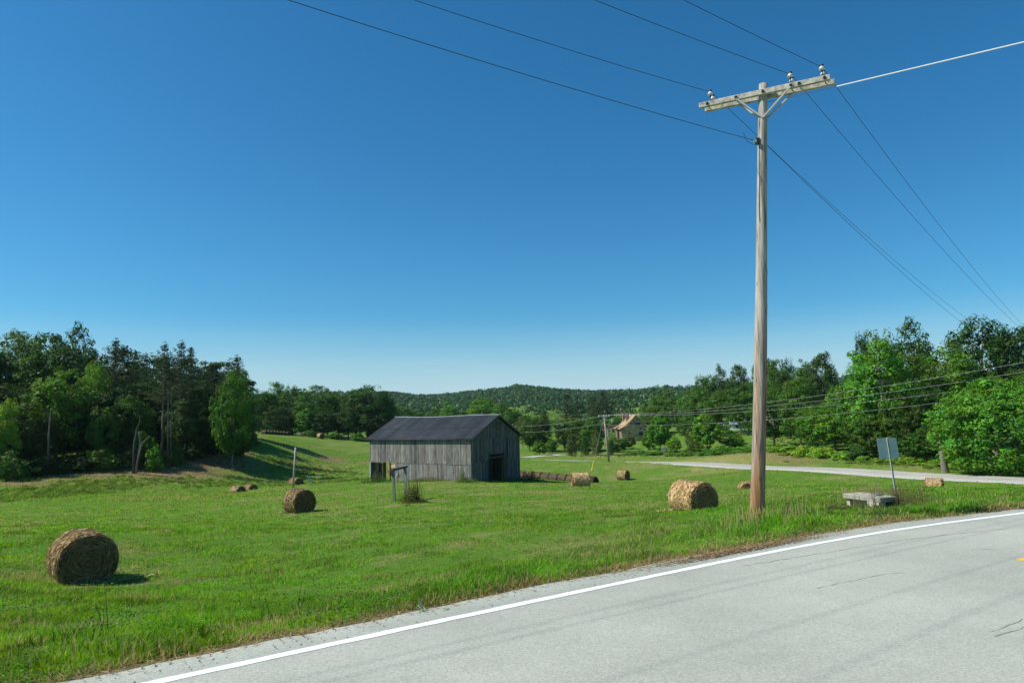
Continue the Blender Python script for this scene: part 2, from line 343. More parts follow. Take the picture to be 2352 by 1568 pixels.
bp = N(t, 'ShaderNodeBump', i_Strength=.9, i_Distance=.12); t.links.new(noise(4.5, 8, (1, 1, 1), .75), bp.inputs['Height']); t.links.new(bp.outputs[0], b.inputs['Normal'])
t.links.new(b.outputs[0], out.inputs[0]); GROUND = m
link('ground', np_mesh('ground', np.stack([GX, GY, GZ], -1).reshape(-1, 3), [Fq], None, GROUND, True, {'dry': dry.ravel(), 'dirt': dirt.ravel()}), kind='structure')
# ------------------------------------------------------------------ roads
def roadmat(name, base=(.30, .315, .30)):
    m, t, out = newmat(name); b = N(t, 'ShaderNodeBsdfPrincipled', i_Roughness=.85); b.inputs['Specular IOR Level'].default_value = .25
    tcn = N(t, 'ShaderNodeTexCoord')
    at = N(t, 'ShaderNodeAttribute', attribute_name='Col')
    def nse(sc, det, lo, hi, a=.3, c=.7):
        n_ = N(t, 'ShaderNodeTexNoise', i_Scale=sc, i_Detail=float(det), i_Roughness=.7); t.links.new(tcn.outputs['Object'], n_.inputs['Vector'])
        mm = N(t, 'ShaderNodeMapRange'); mm.inputs['From Min'].default_value = a; mm.inputs['From Max'].default_value = c; mm.inputs['To Min'].default_value = lo; mm.inputs['To Max'].default_value = hi
        t.links.new(n_.outputs[0], mm.inputs[0]); return mm.outputs[0], n_.outputs[0]
    a, _ = nse(.35, 7, .84, 1.12); c, h = nse(30, 4, .86, 1.15); vor = N(t, 'ShaderNodeTexVoronoi', i_Scale=70.0); t.links.new(tcn.outputs['Object'], vor.inputs['Vector'])
    sp = N(t, 'ShaderNodeMapRange'); sp.inputs['From Min'].default_value = 0; sp.inputs['From Max'].default_value = 1; sp.inputs['To Min'].default_value = .84; sp.inputs['To Max'].default_value = 1.18
    sx_ = N(t, 'ShaderNodeSeparateColor'); t.links.new(vor.outputs['Color'], sx_.inputs[0]); t.links.new(sx_.outputs[0], sp.inputs[0])
    m1 = N(t, 'ShaderNodeMath', operation='MULTIPLY'); t.links.new(a, m1.inputs[0]); t.links.new(c, m1.inputs[1])
    m2 = N(t, 'ShaderNodeMath', operation='MULTIPLY'); t.links.new(m1.outputs[0], m2.inputs[0]); t.links.new(sp.outputs[0], m2.inputs[1])
    v = N(t, 'ShaderNodeVectorMath', operation='SCALE'); t.links.new(at.outputs['Color'], v.inputs[0]); t.links.new(m2.outputs[0], v.inputs['Scale'])
    t.links.new(v.outputs[0], b.inputs['Base Color'])
    bp = N(t, 'ShaderNodeBump', i_Strength=.22, i_Distance=.01); t.links.new(vor.outputs['Distance'], bp.inputs['Height']); t.links.new(bp.outputs[0], b.inputs['Normal'])
    t.links.new(b.outputs[0], out.inputs[0]); return m
ASPH = roadmat('pale_asphalt')
def strip(PL, NN, offs, zfun, colf, thick=None):
    """sheet along a polyline, offs: (m,) or (n,m) lateral offsets"""
    n_ = len(PL); offs = np.asarray(offs, float)
    if offs.ndim == 1: offs = np.repeat(offs[None], n_, 0)
    V = PL[:, None, :2]+NN[:, None]*offs[..., None]; Z = zfun(V[..., 0], V[..., 1], offs)
    V3 = np.concatenate([V, Z[..., None]], -1); m_ = offs.shape[1]; i_ = np.arange(n_*m_).reshape(n_, m_)
    F_ = np.stack([i_[:-1, :-1], i_[1:, :-1], i_[1:, 1:], i_[:-1, 1:]], -1).reshape(-1, 4)
    return V3.reshape(-1, 3), F_, colf(V3.reshape(-1, 3), offs.ravel())
sN = np.arange(len(LINE))*.4
LF = smooth_poly(LINE, .12, 0); LFN = normals2(LF); sF = np.arange(len(LF))*.12
edge = .50+.16*(fbm(sF/1.3, sF*0, 8)-.5)+.10*(fbm(sF*2.5, sF*0, 9)-.5)+.25*(fbm(sF/6, sF*0, 19)-.5)
o_ = np.stack([edge+.02, edge]+[np.full(len(LF), q) for q in np.r_[.2, .1, np.linspace(-.3, -6.3, 26)]], 1)
def zr(x, y, o): return np.where(o >= edge[:, None]+.01, -.07, -.003*np.abs(o)*0.0)
def cr(V, o):
    q = fbm(V[:, 0]/3, V[:, 1]/3, 31); wt = .035*np.exp(-((o+1.0)/.35)**2)+.03*np.exp(-((o+2.3)/.3)**2)+.035*np.exp(-((o+4.1)/.35)**2)
    c = np.array([.345, .358, .312])[None]*(1+.14*(q-.5)[:, None])*(1-wt[:, None]*.35)
    sh_ = (o > .02)[:, None]; c = np.where(sh_, c*np.array([.9, .93, .93]), c); return c
V, F_, c_ = strip(LF, LFN, o_, zr, cr)
link('road', np_mesh('road', V, [F_], c_, ASPH, True), kind='structure')
m, t, out = newmat('road_paint'); b = N(t, 'ShaderNodeBsdfPrincipled', i_Roughness=.7); at = N(t, 'ShaderNodeAttribute', attribute_name='Col'); tcd = N(t, 'ShaderNodeTexCoord')
n1 = N(t, 'ShaderNodeTexNoise', i_Scale=34.0, i_Detail=5.0, i_Roughness=.75); n2_ = N(t, 'ShaderNodeTexNoise', i_Scale=1.3, i_Detail=3.0); t.links.new(tcd.outputs['Object'], n1.inputs['Vector']); t.links.new(tcd.outputs['Object'], n2_.inputs['Vector'])
ad_ = N(t, 'ShaderNodeMath', operation='MULTIPLY_ADD', i_1=.35); t.links.new(n2_.outputs[0], ad_.inputs[0]); t.links.new(n1.outputs[0], ad_.inputs[2])
wr = N(t, 'ShaderNodeMapRange'); wr.inputs['From Min'].default_value = .76; wr.inputs['From Max'].default_value = .88; wr.inputs['To Max'].default_value = .75; t.links.new(ad_.outputs[0], wr.inputs[0])
mm_ = N(t, 'ShaderNodeMix', data_type='RGBA'); mm_.inputs[7].default_value = (.33, .34, .31, 1); t.links.new(wr.outputs[0], mm_.inputs[0]); t.links.new(at.outputs['Color'], mm_.inputs[6]); t.links.new(mm_.outputs[2], b.inputs['Base Color']); t.links.new(b.outputs[0], out.inputs[0]); PAINT = m; PAINT2 = PAINT
V, F_, c_ = strip(LF, LFN, np.stack([.066+.016*(vnoise(sF*5, sF*0, 3)-.5), -.066-.016*(vnoise(sF*5, sF*0, 4)-.5)], 1), lambda x, y, o: x*0+.004, lambda V, o: np.tile([.74, .75, .73], (len(V), 1)))
tag(link('edge_line', np_mesh('edge_line', V, [F_], c_, PAINT)), kind='structure')
# dashed yellow centre line: the one dash that starts at the right edge of the photo
yx, yy, _ = flat(2343, 1286); s_, D_ = line_off(np.array([yx]), np.array([yy])); D2, I2 = polydist(np.array([yx]), np.array([yy]), LF); j0 = int(I2[0])
mb = MB()
for k in range(3):
    a = j0+int(k*12.2/.12); bnd = slice(a, min(a+25, len(LF)-1)); off = float(s_[0])
    if bnd.stop-a < 5: break
    V, F_, c_ = strip(LF[bnd], LFN[bnd], [off+.05, off-.05], lambda x, y, o: x*0+.004, lambda V, o: np.tile([.75, .42, .03], (len(V), 1))); mb.add(V, F_, (), c_)
mb.build('centre_line', PAINT, kind='structure')
# hairline cracks and dark scuffs in the asphalt, plus a wire's shadow drawn as a line
CRK = colmat('crack_and_shadow_fill', .9, 20, .3)
mb = MB()
def crack_or_shadow(us, wd, seed):
    pts = np.array([flat(u, v)[:2] for u, v in us]); pts = smooth_poly(pts, .07, 1)
    NN_ = normals2(pts); q = (fbm(np.arange(len(pts))*.35, np.zeros(len(pts)), seed)-.5)*.07; pts = pts+NN_*q[:, None]
    ww = wd*(.25+1.2*vnoise(np.arange(len(pts))*.5, np.zeros(len(pts)), seed+5)); ww[0] = ww[-1] = .0005
    V = np.stack([pts+NN_*ww[:, None], pts-NN_*ww[:, None]], 1); V3 = np.concatenate([V, np.full((len(pts), 2, 1), .004)], -1).reshape(-1, 3)
    i_ = np.arange(len(pts)-1)*2; mb.add(V3, np.stack([i_, i_+1, i_+3, i_+2], 1), (), (.25, .26, .24))
crack_or_shadow([(1870,1352),(1950,1335),(2010,1320),(2080,1314)], .006, 1); crack_or_shadow([(1700,1300),(1900,1268),(2100,1235),(2330,1212)], .006, 2)  # the longer line is a wire's faint shadow drawn in dark colour
crack_or_shadow([(2270,1452),(2352,1420)], .005, 3); crack_or_shadow([(2285,1462),(2360,1438)], .005, 4); crack_or_shadow([(2230,1260),(2290,1262)], .008, 7)
mb.build('road_cracks_and_shadow', CRK, kind='structure')
# far road
FN = normals2(FR); Of = np.array([FRW+.3, FRW, 1.5, 0, -1.5, -FRW, -FRW-.3])
zf = lambda x, y, o: np.repeat(FRZ[:, None], o.shape[1], 1)-np.where(np.abs(o) > FRW+.1, .12, 0)+.02
V, F_, c_ = strip(FR, FN, Of, zf, lambda V, o: np.tile([.36, .36, .32], (len(V), 1))*(1+.1*(fbm(V[:, 0]/3, V[:, 1]/3, 3)-.5))[:, None])
link('far_road', np_mesh('far_road', V, [F_], c_, ASPH, True), kind='structure')
for o1 in (FRW-.35, -FRW+.35):
    V, F_, c_ = strip(FR, FN, [o1+.06, o1-.06], lambda x, y, o: np.repeat(FRZ[:, None], 2, 1)+.026, lambda V, o: np.tile([.74, .75, .73], (len(V), 1)))
    link('far_edge_line', np_mesh('far_edge_line', V, [F_], c_, PAINT), kind='structure')
V, F_, c_ = strip(FR, FN, [.08, -.08], lambda x, y, o: np.repeat(FRZ[:, None], 2, 1)+.026, lambda V, o: np.tile([.55, .36, .12], (len(V), 1)))
link('far_centre_line', np_mesh('far_centre_line', V, [F_], c_, PAINT), kind='structure')
def path(name, pts, wd, col=(.42, .40, .36)):
    PL = smooth_poly(np.array([hit(u, v)[:2] for u, v in pts]), .8); NN_ = normals2(PL)
    V, F_, c_ = strip(PL, NN_, [wd/2, 0, -wd/2], lambda x, y, o: height(x, y)+.07, lambda V, o: np.tile(col, (len(V), 1)))
    link(name, np_mesh(name, V, [F_], c_, ASPH, True), kind='structure')
path('driveway', [(1205,1051),(1235,1048),(1262,1046),(1290,1044)], 3.2)
path('driveway', [(1395,1022),(1425,1018),(1452,1014)], 2.4)
#@@PART2
# ------------------------------------------------------------------ barn
def board_wall(mb, Ln, z0f, z1f, opens, M, gapp=.10, wd=.2, seed=0, tone=.20, out=0.0, ragged=.03):
    """vertical boards along local x (0..Ln); z0f,z1f functions of x; opens: (x0,x1,zlow,zhigh) cut away; M maps (x, out, z) to barn coords"""
    r = random.Random(seed); x = 0
    while x < Ln-.02:
        w_ = min(wd*r.uniform(.75, 1.25), Ln-x); g = r.choice([.006, .010, .02]) if r.random() > gapp else r.uniform(.03, .06)
        segs = [(z0f(x+w_/2)+r.uniform(-ragged, ragged)*(4 if r.random() < .1 else 1), z1f(x+w_/2))]
        for (a, b, lo, hi) in opens:
            if a-.02 < x+w_/2 < b+.02:
                ns = []
                for (p, q) in segs:
                    if lo > p: ns.append((p, min(q, lo)))
                    if hi < q: ns.append((max(p, hi+r.uniform(-.02, .02)), q))
                segs = ns
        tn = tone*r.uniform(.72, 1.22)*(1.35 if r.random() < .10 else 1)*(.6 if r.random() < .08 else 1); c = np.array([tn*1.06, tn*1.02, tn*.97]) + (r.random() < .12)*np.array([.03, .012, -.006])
        o = out+r.uniform(-.006, .006)
        for (p, q) in segs:
            if q-p < .05: continue
            v = []
            for zz in (p, q):
                for (xx, oo) in ((x, o), (x+w_-g, o), (x+w_-g, o+.022), (x, o+.022)): v.append(M(xx, oo, zz))
            mb.add(v, [[0, 1, 5, 4], [1, 2, 6, 5], [2, 3, 7, 6], [3, 0, 4, 7], [4, 5, 6, 7], [3, 2, 1, 0]], (), c)
        x += w_
def make_barn():
    nx_, ny_, _ = P(1083, 1104, 76); th = R(30); LB, WB = 14.0, 10.4
    zb = P(1083, 1104, 76)[2]; eave = P(1083, 1008, 76)[2]-zb+.05
    root = empty('barn', (nx_, ny_, zb), R(180)-th, label='weathered grey wooden barn with a dark metal roof standing in the hay field', cat='barn')
    # local: x along the long wall (near corner -> left end), outward normal of the long wall is +y ; gable end outward normal -x
    lowz = lambda x: 1.66+.12*x/LB       # bottom of the upper boards
    f0 = lambda x: -1.2
    ap = eave+2.36; mid = -WB/2
    rz_ = lambda y: eave+(ap-eave)*(1-abs(y-mid)/(WB/2))
    op = (LB-3.75, LB-.22, -2, 1.79)
    mb = MB(); board_wall(mb, LB, lambda x: lowz(x)-.02, lambda x: eave-.02, [], lambda x, o, z: (x, o, z), seed=1, out=.03, tone=.17, ragged=.02)
    board_wall(mb, LB, f0, lambda x: lowz(x)+.1, [op], lambda x, o, z: (x, o, z), seed=2, out=0, tone=.175)
    fr = mb.build('wall', BOARD, root, label='long front wall of pale weathered boards with an open bay at its left end')
    mb = MB(); a_ = (3.45, 7.0, -2, 2.5)
    Mg = lambda x, o, z: (-o, -x, z)
    board_wall(mb, WB, lambda x: eave-.05, lambda x: rz_(-x)-.03, [], Mg, seed=3, out=.03, tone=.115, gapp=.02)  # gable boards toned darker than the front, putting shade into their colour
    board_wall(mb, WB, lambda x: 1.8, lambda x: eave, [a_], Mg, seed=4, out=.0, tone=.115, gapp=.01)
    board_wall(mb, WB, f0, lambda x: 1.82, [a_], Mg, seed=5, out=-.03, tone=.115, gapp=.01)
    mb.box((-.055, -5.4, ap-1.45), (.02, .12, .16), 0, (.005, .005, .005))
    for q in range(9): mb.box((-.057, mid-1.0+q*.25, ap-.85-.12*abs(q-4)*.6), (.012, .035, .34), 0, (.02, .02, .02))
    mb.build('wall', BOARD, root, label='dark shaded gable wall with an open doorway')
    # rear wall: opening seen straight through the left bay
    e0 = np.array([0, 0]); ang = R(180)-th; ca, sa = math.cos(ang), math.sin(ang)
    def loc2(px, py): dx, dy = px-nx_, py-ny_; return dx*ca+dy*sa, -dx*sa+dy*ca
    def rear_x(u):
        r = ray(u, 1085); r = r/r[1]; A = loc2(0, 0); B = loc2(r[0]*100, 100); t_ = (-WB-A[1])/(B[1]-A[1]); return A[0]+(B[0]-A[0])*t_
    x1, x0 = rear_x(890), rear_x(911)
    mb = MB(); board_wall(mb, LB, f0, lambda x: eave-.05, [], lambda x, o, z: (x, -WB-o, z), seed=6, gapp=.06)
    mb.build('wall', BOARD, root)
    mb = MB(); board_wall(mb, WB, f0, lambda x: rz_(-x)-.03, [(2.95, 7.0, -2, 2.5)], lambda x, o, z: (LB+o, -x, z), seed=7, gapp=.05); mb.build('wall', BOARD, root)
    # posts and rails inside
    mb = MB()
    for x_ in np.linspace(.1, LB-.1, 5):
        for y_ in (-.12, -WB/3, -2*WB/3, -WB+.12):
            if y_ == -.12 and abs(x_-(LB-3.55)) < 1.5: x_ = LB-3.8
            mb.box((x_, y_, (eave-1.2)/2), (.18, .18, eave+1.2), 0, (.13, .12, .11))
    for z_ in (1.9, eave-.15):
        for y_ in (-.12, -WB/3, -2*WB/3, -WB+.12): mb.box((LB/2, y_, z_), (LB-.1, .1, .16), 0, (.12, .11, .1))
    for x_ in np.linspace(.15, LB-.15, 5):
        for z_ in (2.2, 3.3): mb.box((x_, -WB/2, z_), (.1, WB-.2, .12), 0, (.12, .11, .1))
    mb.build('frame_post', BOARD, root)
    mb = MB(); mb.box((LB-.09, .03, .2), (.2, .03, 3.2), 0, (.3, .31, .31)); mb.build('corner_board', BOARD, root)
    mb = MB(); mb.box((-.045, -3.42, .9), (.03, .12, 3.0), 0, (.07, .07, .07)); mb.box((-.045, -7.03, .9), (.03, .12, 3.0), 0, (.07, .07, .07)); mb.box((-.047, -5.22, 2.55), (.03, 3.6, .1), 0, (.06, .06, .06)); mb.build('door_frame', BOARD, root)
    # roof: corrugated sheets laid in two courses per slope, ridge slightly wavy
    for side in (1, -1):
        mb = MB(); r = random.Random(side+5); ohx, ohy = .42, .32; nx2 = 250; xs = np.linspace(-ohx, LB+ohx, nx2)
        slope = (ap-eave)/(WB/2)
        for (s0, s1, lift) in ((0, .56, .03), (.53, 1.0, .0)):
            ss = np.linspace(s0, s1, 6); run = WB/2+ohy
            Xg, Sg = np.meshgrid(xs, ss); yy = mid+side*Sg*run
            zz = ap+.10-slope*Sg*run+lift+.014*np.abs(np.sin(Xg*math.pi/.22))+.055*np.sin(Xg*.42+.6)*(1-Sg*.3)-.05*np.sin((Xg/LB)*math.pi)+.03*np.sin(Xg*1.1+side)*Sg
            idx = np.arange(Xg.size).reshape(Xg.shape); Fr = np.stack([idx[:-1, :-1], idx[:-1, 1:], idx[1:, 1:], idx[1:, :-1]], -1).reshape(-1, 4)
            sheet = np.floor(Xg/.66).astype(int); tn = (.7+.6*hsh(sheet, sheet*0+int(s0*10), 3))*(.75+.5*fbm(Xg*.8, yy*.25, 17, 4)); base = np.array([.020, .0245, .028])
            ru = (sstep(.60, .78, fbm(Xg*.9, yy*1.1, 27, 4))*.25).reshape(-1, 1); mb.add(np.stack([Xg, yy, zz], -1).reshape(-1, 3), Fr, (), base[None]*tn.reshape(-1, 1)*(1-ru)+np.array([[.06, .035, .022]])*ru)
            mb.add(np.stack([Xg, yy, zz-.03], -1).reshape(-1, 3), Fr[:, ::-1], (), (.04, .035, .03))
        # eave edge trim
        mb.bar((-ohx, mid+side*(WB/2+ohy), eave-slope*ohy+.07), (LB+ohx, mid+side*(WB/2+ohy), eave-slope*ohy+.05), .03, .05, col=(.045, .045, .05))
        mb.build('roof_slope', ROOFM, root)
        mb = MB(); zt = lambda s: ap+.04-slope*s
        for xe in (-ohx+.02, LB+ohx-.02): mb.bar((xe, mid, zt(0)), (xe, mid+side*(WB/2+ohy), zt(WB/2+ohy)), .04, .17, col=(.10, .09, .085))
        for q in np.linspace(.4, LB-.4, 12): mb.bar((q, mid, zt(0)-.1), (q, mid+side*(WB/2+ohy-.05), zt(WB/2+ohy-.05)-.1), .06, .13, col=(.06, .055, .05))
        mb.build('barge_board', BOARD, root)
    mb = MB()
    for side in (1, -1):
        xs = np.linspace(-.5, LB+.5, 60); z = ap+.155+.055*np.sin(xs*.42+.6)-.05*np.sin(xs/LB*math.pi)
        V = np.stack([np.stack([xs, xs*0+mid, z+.01], 1), np.stack([xs, xs*0+mid+side*.17, z-.07], 1)], 1).reshape(-1, 3); i_ = np.arange(59)*2
        mb.add(V, np.stack([i_, i_+1, i_+3, i_+2], 1), (), (.20, .215, .235))
    mb.build('ridge_cap', ROOFM, root)
    return root
make_barn()
# ------------------------------------------------------------------ hay bales
STRAWC = np.array([[.66, .49, .26], [.50, .36, .18], [.32, .21, .10], [.78, .62, .37], [.22, .14, .07]])
def bale_mesh(seed, dia, Ln, ns, sw, squash=1.0, tone=1.0, wrap=False, dark=0):
    """round bale, axis along local x, standing on z = 0"""
    r = np.random.default_rng(seed); mb = MB(); Rr = dia/2; nseg = 72; nl = 18
    an = np.arange(nseg)/nseg*2*math.pi; xs = np.linspace(-Ln/2, Ln/2, nl)
    A, Xx = np.meshgrid(an, xs)
    rr = Rr*(1+.035*(fbm(A*1.2+seed*3, Xx*2, seed, 3)-.5)*2+.018*np.sin(Xx*math.pi*2/.34+seed)*(0 if wrap else 1)*.6)
    ed = np.clip((Ln/2-np.abs(Xx))/.09, 0, 1); rr *= .93+.07*np.sqrt(ed)
    def place(x, a, q):
        y = q*np.cos(a); z = q*np.sin(a); z = np.where(z < -Rr*.86, -Rr*.86+(z+Rr*.86)*.15, z)*squash
        y = y*(1+(1-squash)*.45)*(1+.05*np.clip(-z/Rr, 0, 1)); return np.stack([x, y, z+Rr*.885*squash], -1)
    base = np.array([.46, .34, .17])*tone
    V = place(Xx, A, rr).reshape(-1, 3); i = np.arange(nl-1)[:, None]*nseg; j = np.arange(nseg)[None]; k = (j+1) % nseg
    c = base[None]*(.65+.7*fbm(A.ravel()*9, Xx.ravel()*2.2, seed+3, 3))[:, None]
    mb.add(V, np.stack([i+j, i+k, i+nseg+k, i+nseg+j], -1).reshape(-1, 4), (), c)
    for sgn in (-1, 1):                       # end faces with spiral layers, coloured darker and warmer to deepen their shade
        rings = np.linspace(.93, 0.02, 16); Aq, Rq = np.meshgrid(an, rings)
        bulge = .05*(1-Rq**2)+.035*(fbm(Aq*2, Rq*9, seed+7+sgn, 3)-.5)+.03*np.sin(Rq*24+Aq)
        V = place(sgn*(Ln/2+bulge), Aq, Rr*Rq).reshape(-1, 3)
        sp = .5+.5*np.sin(Rq*30+Aq+3*fbm(Aq, Rq*4, seed, 2)); c = (base*np.array([1.12, .92, .74]))[None]*(.16+.62*sp.ravel()*fbm(Aq.ravel()*5, Rq.ravel()*9, seed+1, 3)+.12)[:, None]
        i = np.arange(15)[:, None]*nseg; F_ = np.stack([i+j, i+nseg+j, i+nseg+k, i+k], -1).reshape(-1, 4)
        mb.add(V, F_ if sgn > 0 else F_[:, ::-1], (), c)
    if ns:
        # straws on the round side
        n1 = int(ns*.6); a = r.uniform(0, 2*math.pi, n1); x = r.uniform(-Ln/2, Ln/2, n1); ln = r.uniform(.06, .22, n1)
        da = ln/Rr*r.choice([-1, 1], n1); dx = r.normal(0, .33, n1)*ln; q0 = Rr*r.uniform(.99, 1.02, n1); q1 = Rr*(1+np.abs(r.normal(.014, .03, n1))+(r.random(n1) < .06)*r.uniform(.03, .12, n1))
        p0 = place(x, a, q0); p1 = place(x+dx, a+da, q1); pm = place(x+dx/2, a+da/2, (q0+q1)/2*1.006)
        # straws on the ends, tinted darker like the shaded faces
        n2 = ns-n1; a = r.uniform(0, 2*math.pi, n2); rq = Rr*np.sqrt(r.uniform(.0, .92, n2)); sg = r.choice([-1, 1], n2); ln = r.uniform(.06, .26, n2)
        da = np.clip(ln/np.maximum(rq, .1), 0, 1.2)*r.choice([-1, 1], n2); dr = r.normal(0, .22, n2)*ln
        e0 = place(sg*(Ln/2+.03+.03*(1-rq/Rr)), a, rq); e1 = place(sg*(Ln/2+.045+np.abs(r.normal(.0, .05, n2))), a+da, rq+dr); em = place(sg*(Ln/2+.055), a+da/2, rq+dr/2)
        # loose fringe at the foot
        n3 = n2//5; y3 = r.normal(0, Rr*.85, n3); x3 = r.choice([-1, 1], n3)*(Ln/2+np.abs(r.normal(0, .12, n3))); f0 = np.stack([x3, y3, np.full(n3, .02)], 1); dv = r.normal(0, .10, (n3, 3)); dv[:, 2] = np.abs(dv[:, 2])*.8
        p0 = np.vstack([p0, e0, f0]); p1 = np.vstack([p1, e1, f0+dv]); pm = np.vstack([pm, em, f0+dv*.5+np.array([0, 0, .02])])
        tt = p1-p0; sd_ = np.cross(tt, r.normal(size=tt.shape)); sd_ /= np.linalg.norm(sd_, axis=1)[:, None]+1e-9; wv = sd_*(sw*r.uniform(.5, 1.3, len(p0)))[:, None]
        n_ = len(p0); V = np.stack([p0-wv, p0+wv, pm-wv, pm+wv, p1], 1).reshape(-1, 3); b0 = np.arange(n_)*5
        pick = r.choice(5, n_, p=[.3, .3, .2, .08, .12]); cc = STRAWC[pick]*tone*r.uniform(.75, 1.2, (n_, 1)); cc[n1:n1+n2] *= (.95-dark)*np.array([1.08, .94, .8])*r.choice([.45, 1.0, 1.25], (n2, 1))*.72  # end straws darkened to deepen the shade of the ends
        mb.add(V, np.stack([b0, b0+1, b0+3, b0+2], 1), np.stack([b0+2, b0+3, b0+4], 1), np.repeat(cc, 5, 0))
    return mb
def bale(u, d, az, dia, Ln, ns, sw, label, v=None, squash=1.0, tone=1.0, sink=.03, group='round hay bales lying about the field', seed=None, wrap=False, dark=0, name='hay_bale', cat='hay bale'):
    x = X(u, d); z = H1(x, d); mb = bale_mesh(seed if seed is not None else int(u), dia, Ln, ns, sw, squash, tone, wrap, dark)
    o = mb.build(name, STRAW, None, True, label=label, cat=cat, group=group); o.location = (x, d, z-sink); o.rotation_euler = (0, 0, az)
    q = proj(x, d, z-sink); print('bale', u, d, 'foot v', round(q[1]), 'top', round(proj(x, d, z+dia*squash*.88)[1])); return o
az1 = math.atan2(-.75, .66)
bale(200, 19.6, az1, 1.43, 1.22, 15000, .007, 'big round hay bale nearest the road at far left, dark coiled end facing the viewer', squash=.97, tone=.95, dark=.0)
bale(689, 45, math.atan2(-.72, .69), 1.52, 1.35, 7000, .014, 'round hay bale lower left of the barn, dark flat end and lit left shoulder', tone=.85, dark=.1)
bale(1587, 32, math.atan2(-.94, .34), 1.46, 1.6, 13000, .009, 'large shaggy hay bale just left of the big utility pole', tone=1.25, dark=.0)
bale(1332, 72, R(4), 1.42, 1.55, 4500, .018, 'upright looking golden bale in front of the dark bale row', tone=1.15)
bale(1430, 96, R(-38), 1.4, 1.2, 3000, .016, 'small distant bale on the grass right of the dark bale row', tone=1.0)
bale(1712, 56, R(-100), 1.28, 1.3, 6000, .010, 'reddish hay bale half hidden behind the big utility pole', tone=.95)
bale(2141, 48.5, R(-36), 1.2, .85, 7000, .010, 'low slumped hay bale beside the far road at right', squash=.92, tone=1.15, sink=.2)
bale(547, 84, R(-30), 1.4, 1.25, 2500, .016, 'left of the two small bales side by side at left', tone=.9, sink=.7)
bale(575, 86, R(-30), 1.4, 1.2, 2500, .016, 'right of the two small bales side by side at left', tone=.9, sink=.75)
bale(680, 89, R(-35), 1.4, 1.2, 2500, .016, 'distant bale directly behind the slim grey post', tone=.85, sink=.5)
bale(736, 179, R(-40), 1.5, 1.3, 1200, .03, 'right and larger of the two bales on the hill crest', tone=.9)
bale(698, 186, R(-25), 1.4, 1.2, 1200, .03, 'left of the two bales on the hill crest', tone=.75)
bale(903, 104, R(20), 1.5, 1.3, 1500, .02, 'golden bale seen through the open left bay of the barn', tone=1.2)
# row of old grey bales beyond the barn
us = np.r_[np.linspace(1188, 1330, 9), 1353]
ends = [P(1180, 1096, 96), P(1357, 1098, 91)]
OB = [q+' old grey brown bale, counted from the barn, in the long row' for q in ('first', 'second', 'third', 'fourth', 'fifth', 'sixth', 'seventh', 'eighth')]+['last dark bale standing apart at the right end of the old row']
for k in range(9):
    f = k/9.2; x = ends[0][0]*(1-f)+ends[1][0]*f; y = 96*(1-f)+91*f; last = k == 8
    if last: x = X(1358, 91); y = 91
    mb = bale_mesh(400+k, 1.42, 1.12, 1500, .010, tone=.30 if not last else .15, wrap=True); mb.C = [c*np.array([.86, .88, 1.05]) for c in mb.C]
    o = mb.build('old_hay_bale', STRAW, None, True, cat='hay bale', group='old grey bales in the row beyond the barn',
                 label=OB[k])
    o.location = (x, y, H1(x, y)-.55); o.rotation_euler = (0, 0, math.atan2(-5, ends[1][0]-ends[0][0])+R(random.uniform(-3, 3)) if not last else R(-38))
for k in range(8):
    u = 606+k*7.2; d = 176+k*.6; x = X(u, d); mb = bale_mesh(500+k, 1.3, 1.15, 400, .02, tone=.26, wrap=True)
    o = mb.build('old_hay_bale', STRAW, None, True, cat='hay bale', group='grey bales in the row on the hill crest', label=('first', 'second', 'third', 'fourth', 'fifth', 'sixth', 'seventh', 'eighth')[k]+' weathered grey bale, from the left, in the row on the hill crest')
    o.location = (x, d, H1(x, d)-.3); o.rotation_euler = (0, 0, R(-6))
# ------------------------------------------------------------------ main utility pole
def insulator(root, p, up=(0, 0, 1), s=1.0):
    mb = MB(); mb.lathe([(0, .02), (.055, .02), (.075, .035), (.07, .075), (.045, .1), (.045, .118), (.03, .125), (.03, .14), (.045, .15), (.03, .165), (0, .17)], 16, (0, 0, 0), (.58, .57, .54))
    o = mb.build('insulator', CERAMIC, root, True); o.location = p; o.scale = (s, s, s)
    m2 = MB(); m2.tube([(0, 0, -.16), (0, 0, .03)], .011, 6, col=(.05, .05, .05)); m2.box((0, 0, -.02), (.05, .05, .02), 0, (.06, .06, .06)); m2.lathe([(.03, .12), (.052, .13), (.052, .16), (.02, .165)], 10, (0, 0, 0), (.03, .03, .035)); m2.build('pin', METAL, o)
Bp = P(1739, 1191, 16.2); Tp = P(1755, 194, 16.25)
pole = empty('utility_pole', tuple(Bp), label='tall weathered wooden utility pole with double crossarm beside the road', cat='utility pole')
ax_ = (Tp-Bp); hgt = np.linalg.norm(ax_)
mb = MB(); tt_ = np.linspace(-.05, 1, 40); pts = np.array([ax_*q for q in tt_]); pts[:, 0] += .02*np.sin(tt_*5)
rad = np.interp(tt_, [-.05, 0, .03, .3, 1], [.172, .168, .158, .145, .098])
nseg = 28; n0 = mb.n; mb.tube(pts, rad, nseg, True)
V = mb.V[0]; a_ = np.arctan2(V[:, 1]-np.interp(V[:, 2], pts[:, 2], pts[:, 1]), V[:, 0]-np.interp(V[:, 2], pts[:, 2], pts[:, 0])); h_ = V[:, 2]/hgt
grey = np.array([.335, .315, .28]); rust = np.array([.30, .165, .075]); dk = np.array([.17, .085, .035])
f = np.clip(sstep(.6, .12, h_)*2.4*(fbm(a_*2.6+4, h_*4, 3, 4)*1.5-.44), 0, 1)*(np.cos(a_+1.1)*.5+.6); f = np.clip(f, 0, 1)
f2 = np.clip(sstep(.125, .05, h_+.04*(fbm(a_*3, h_*30, 4)-.5))*.85, 0, 1)
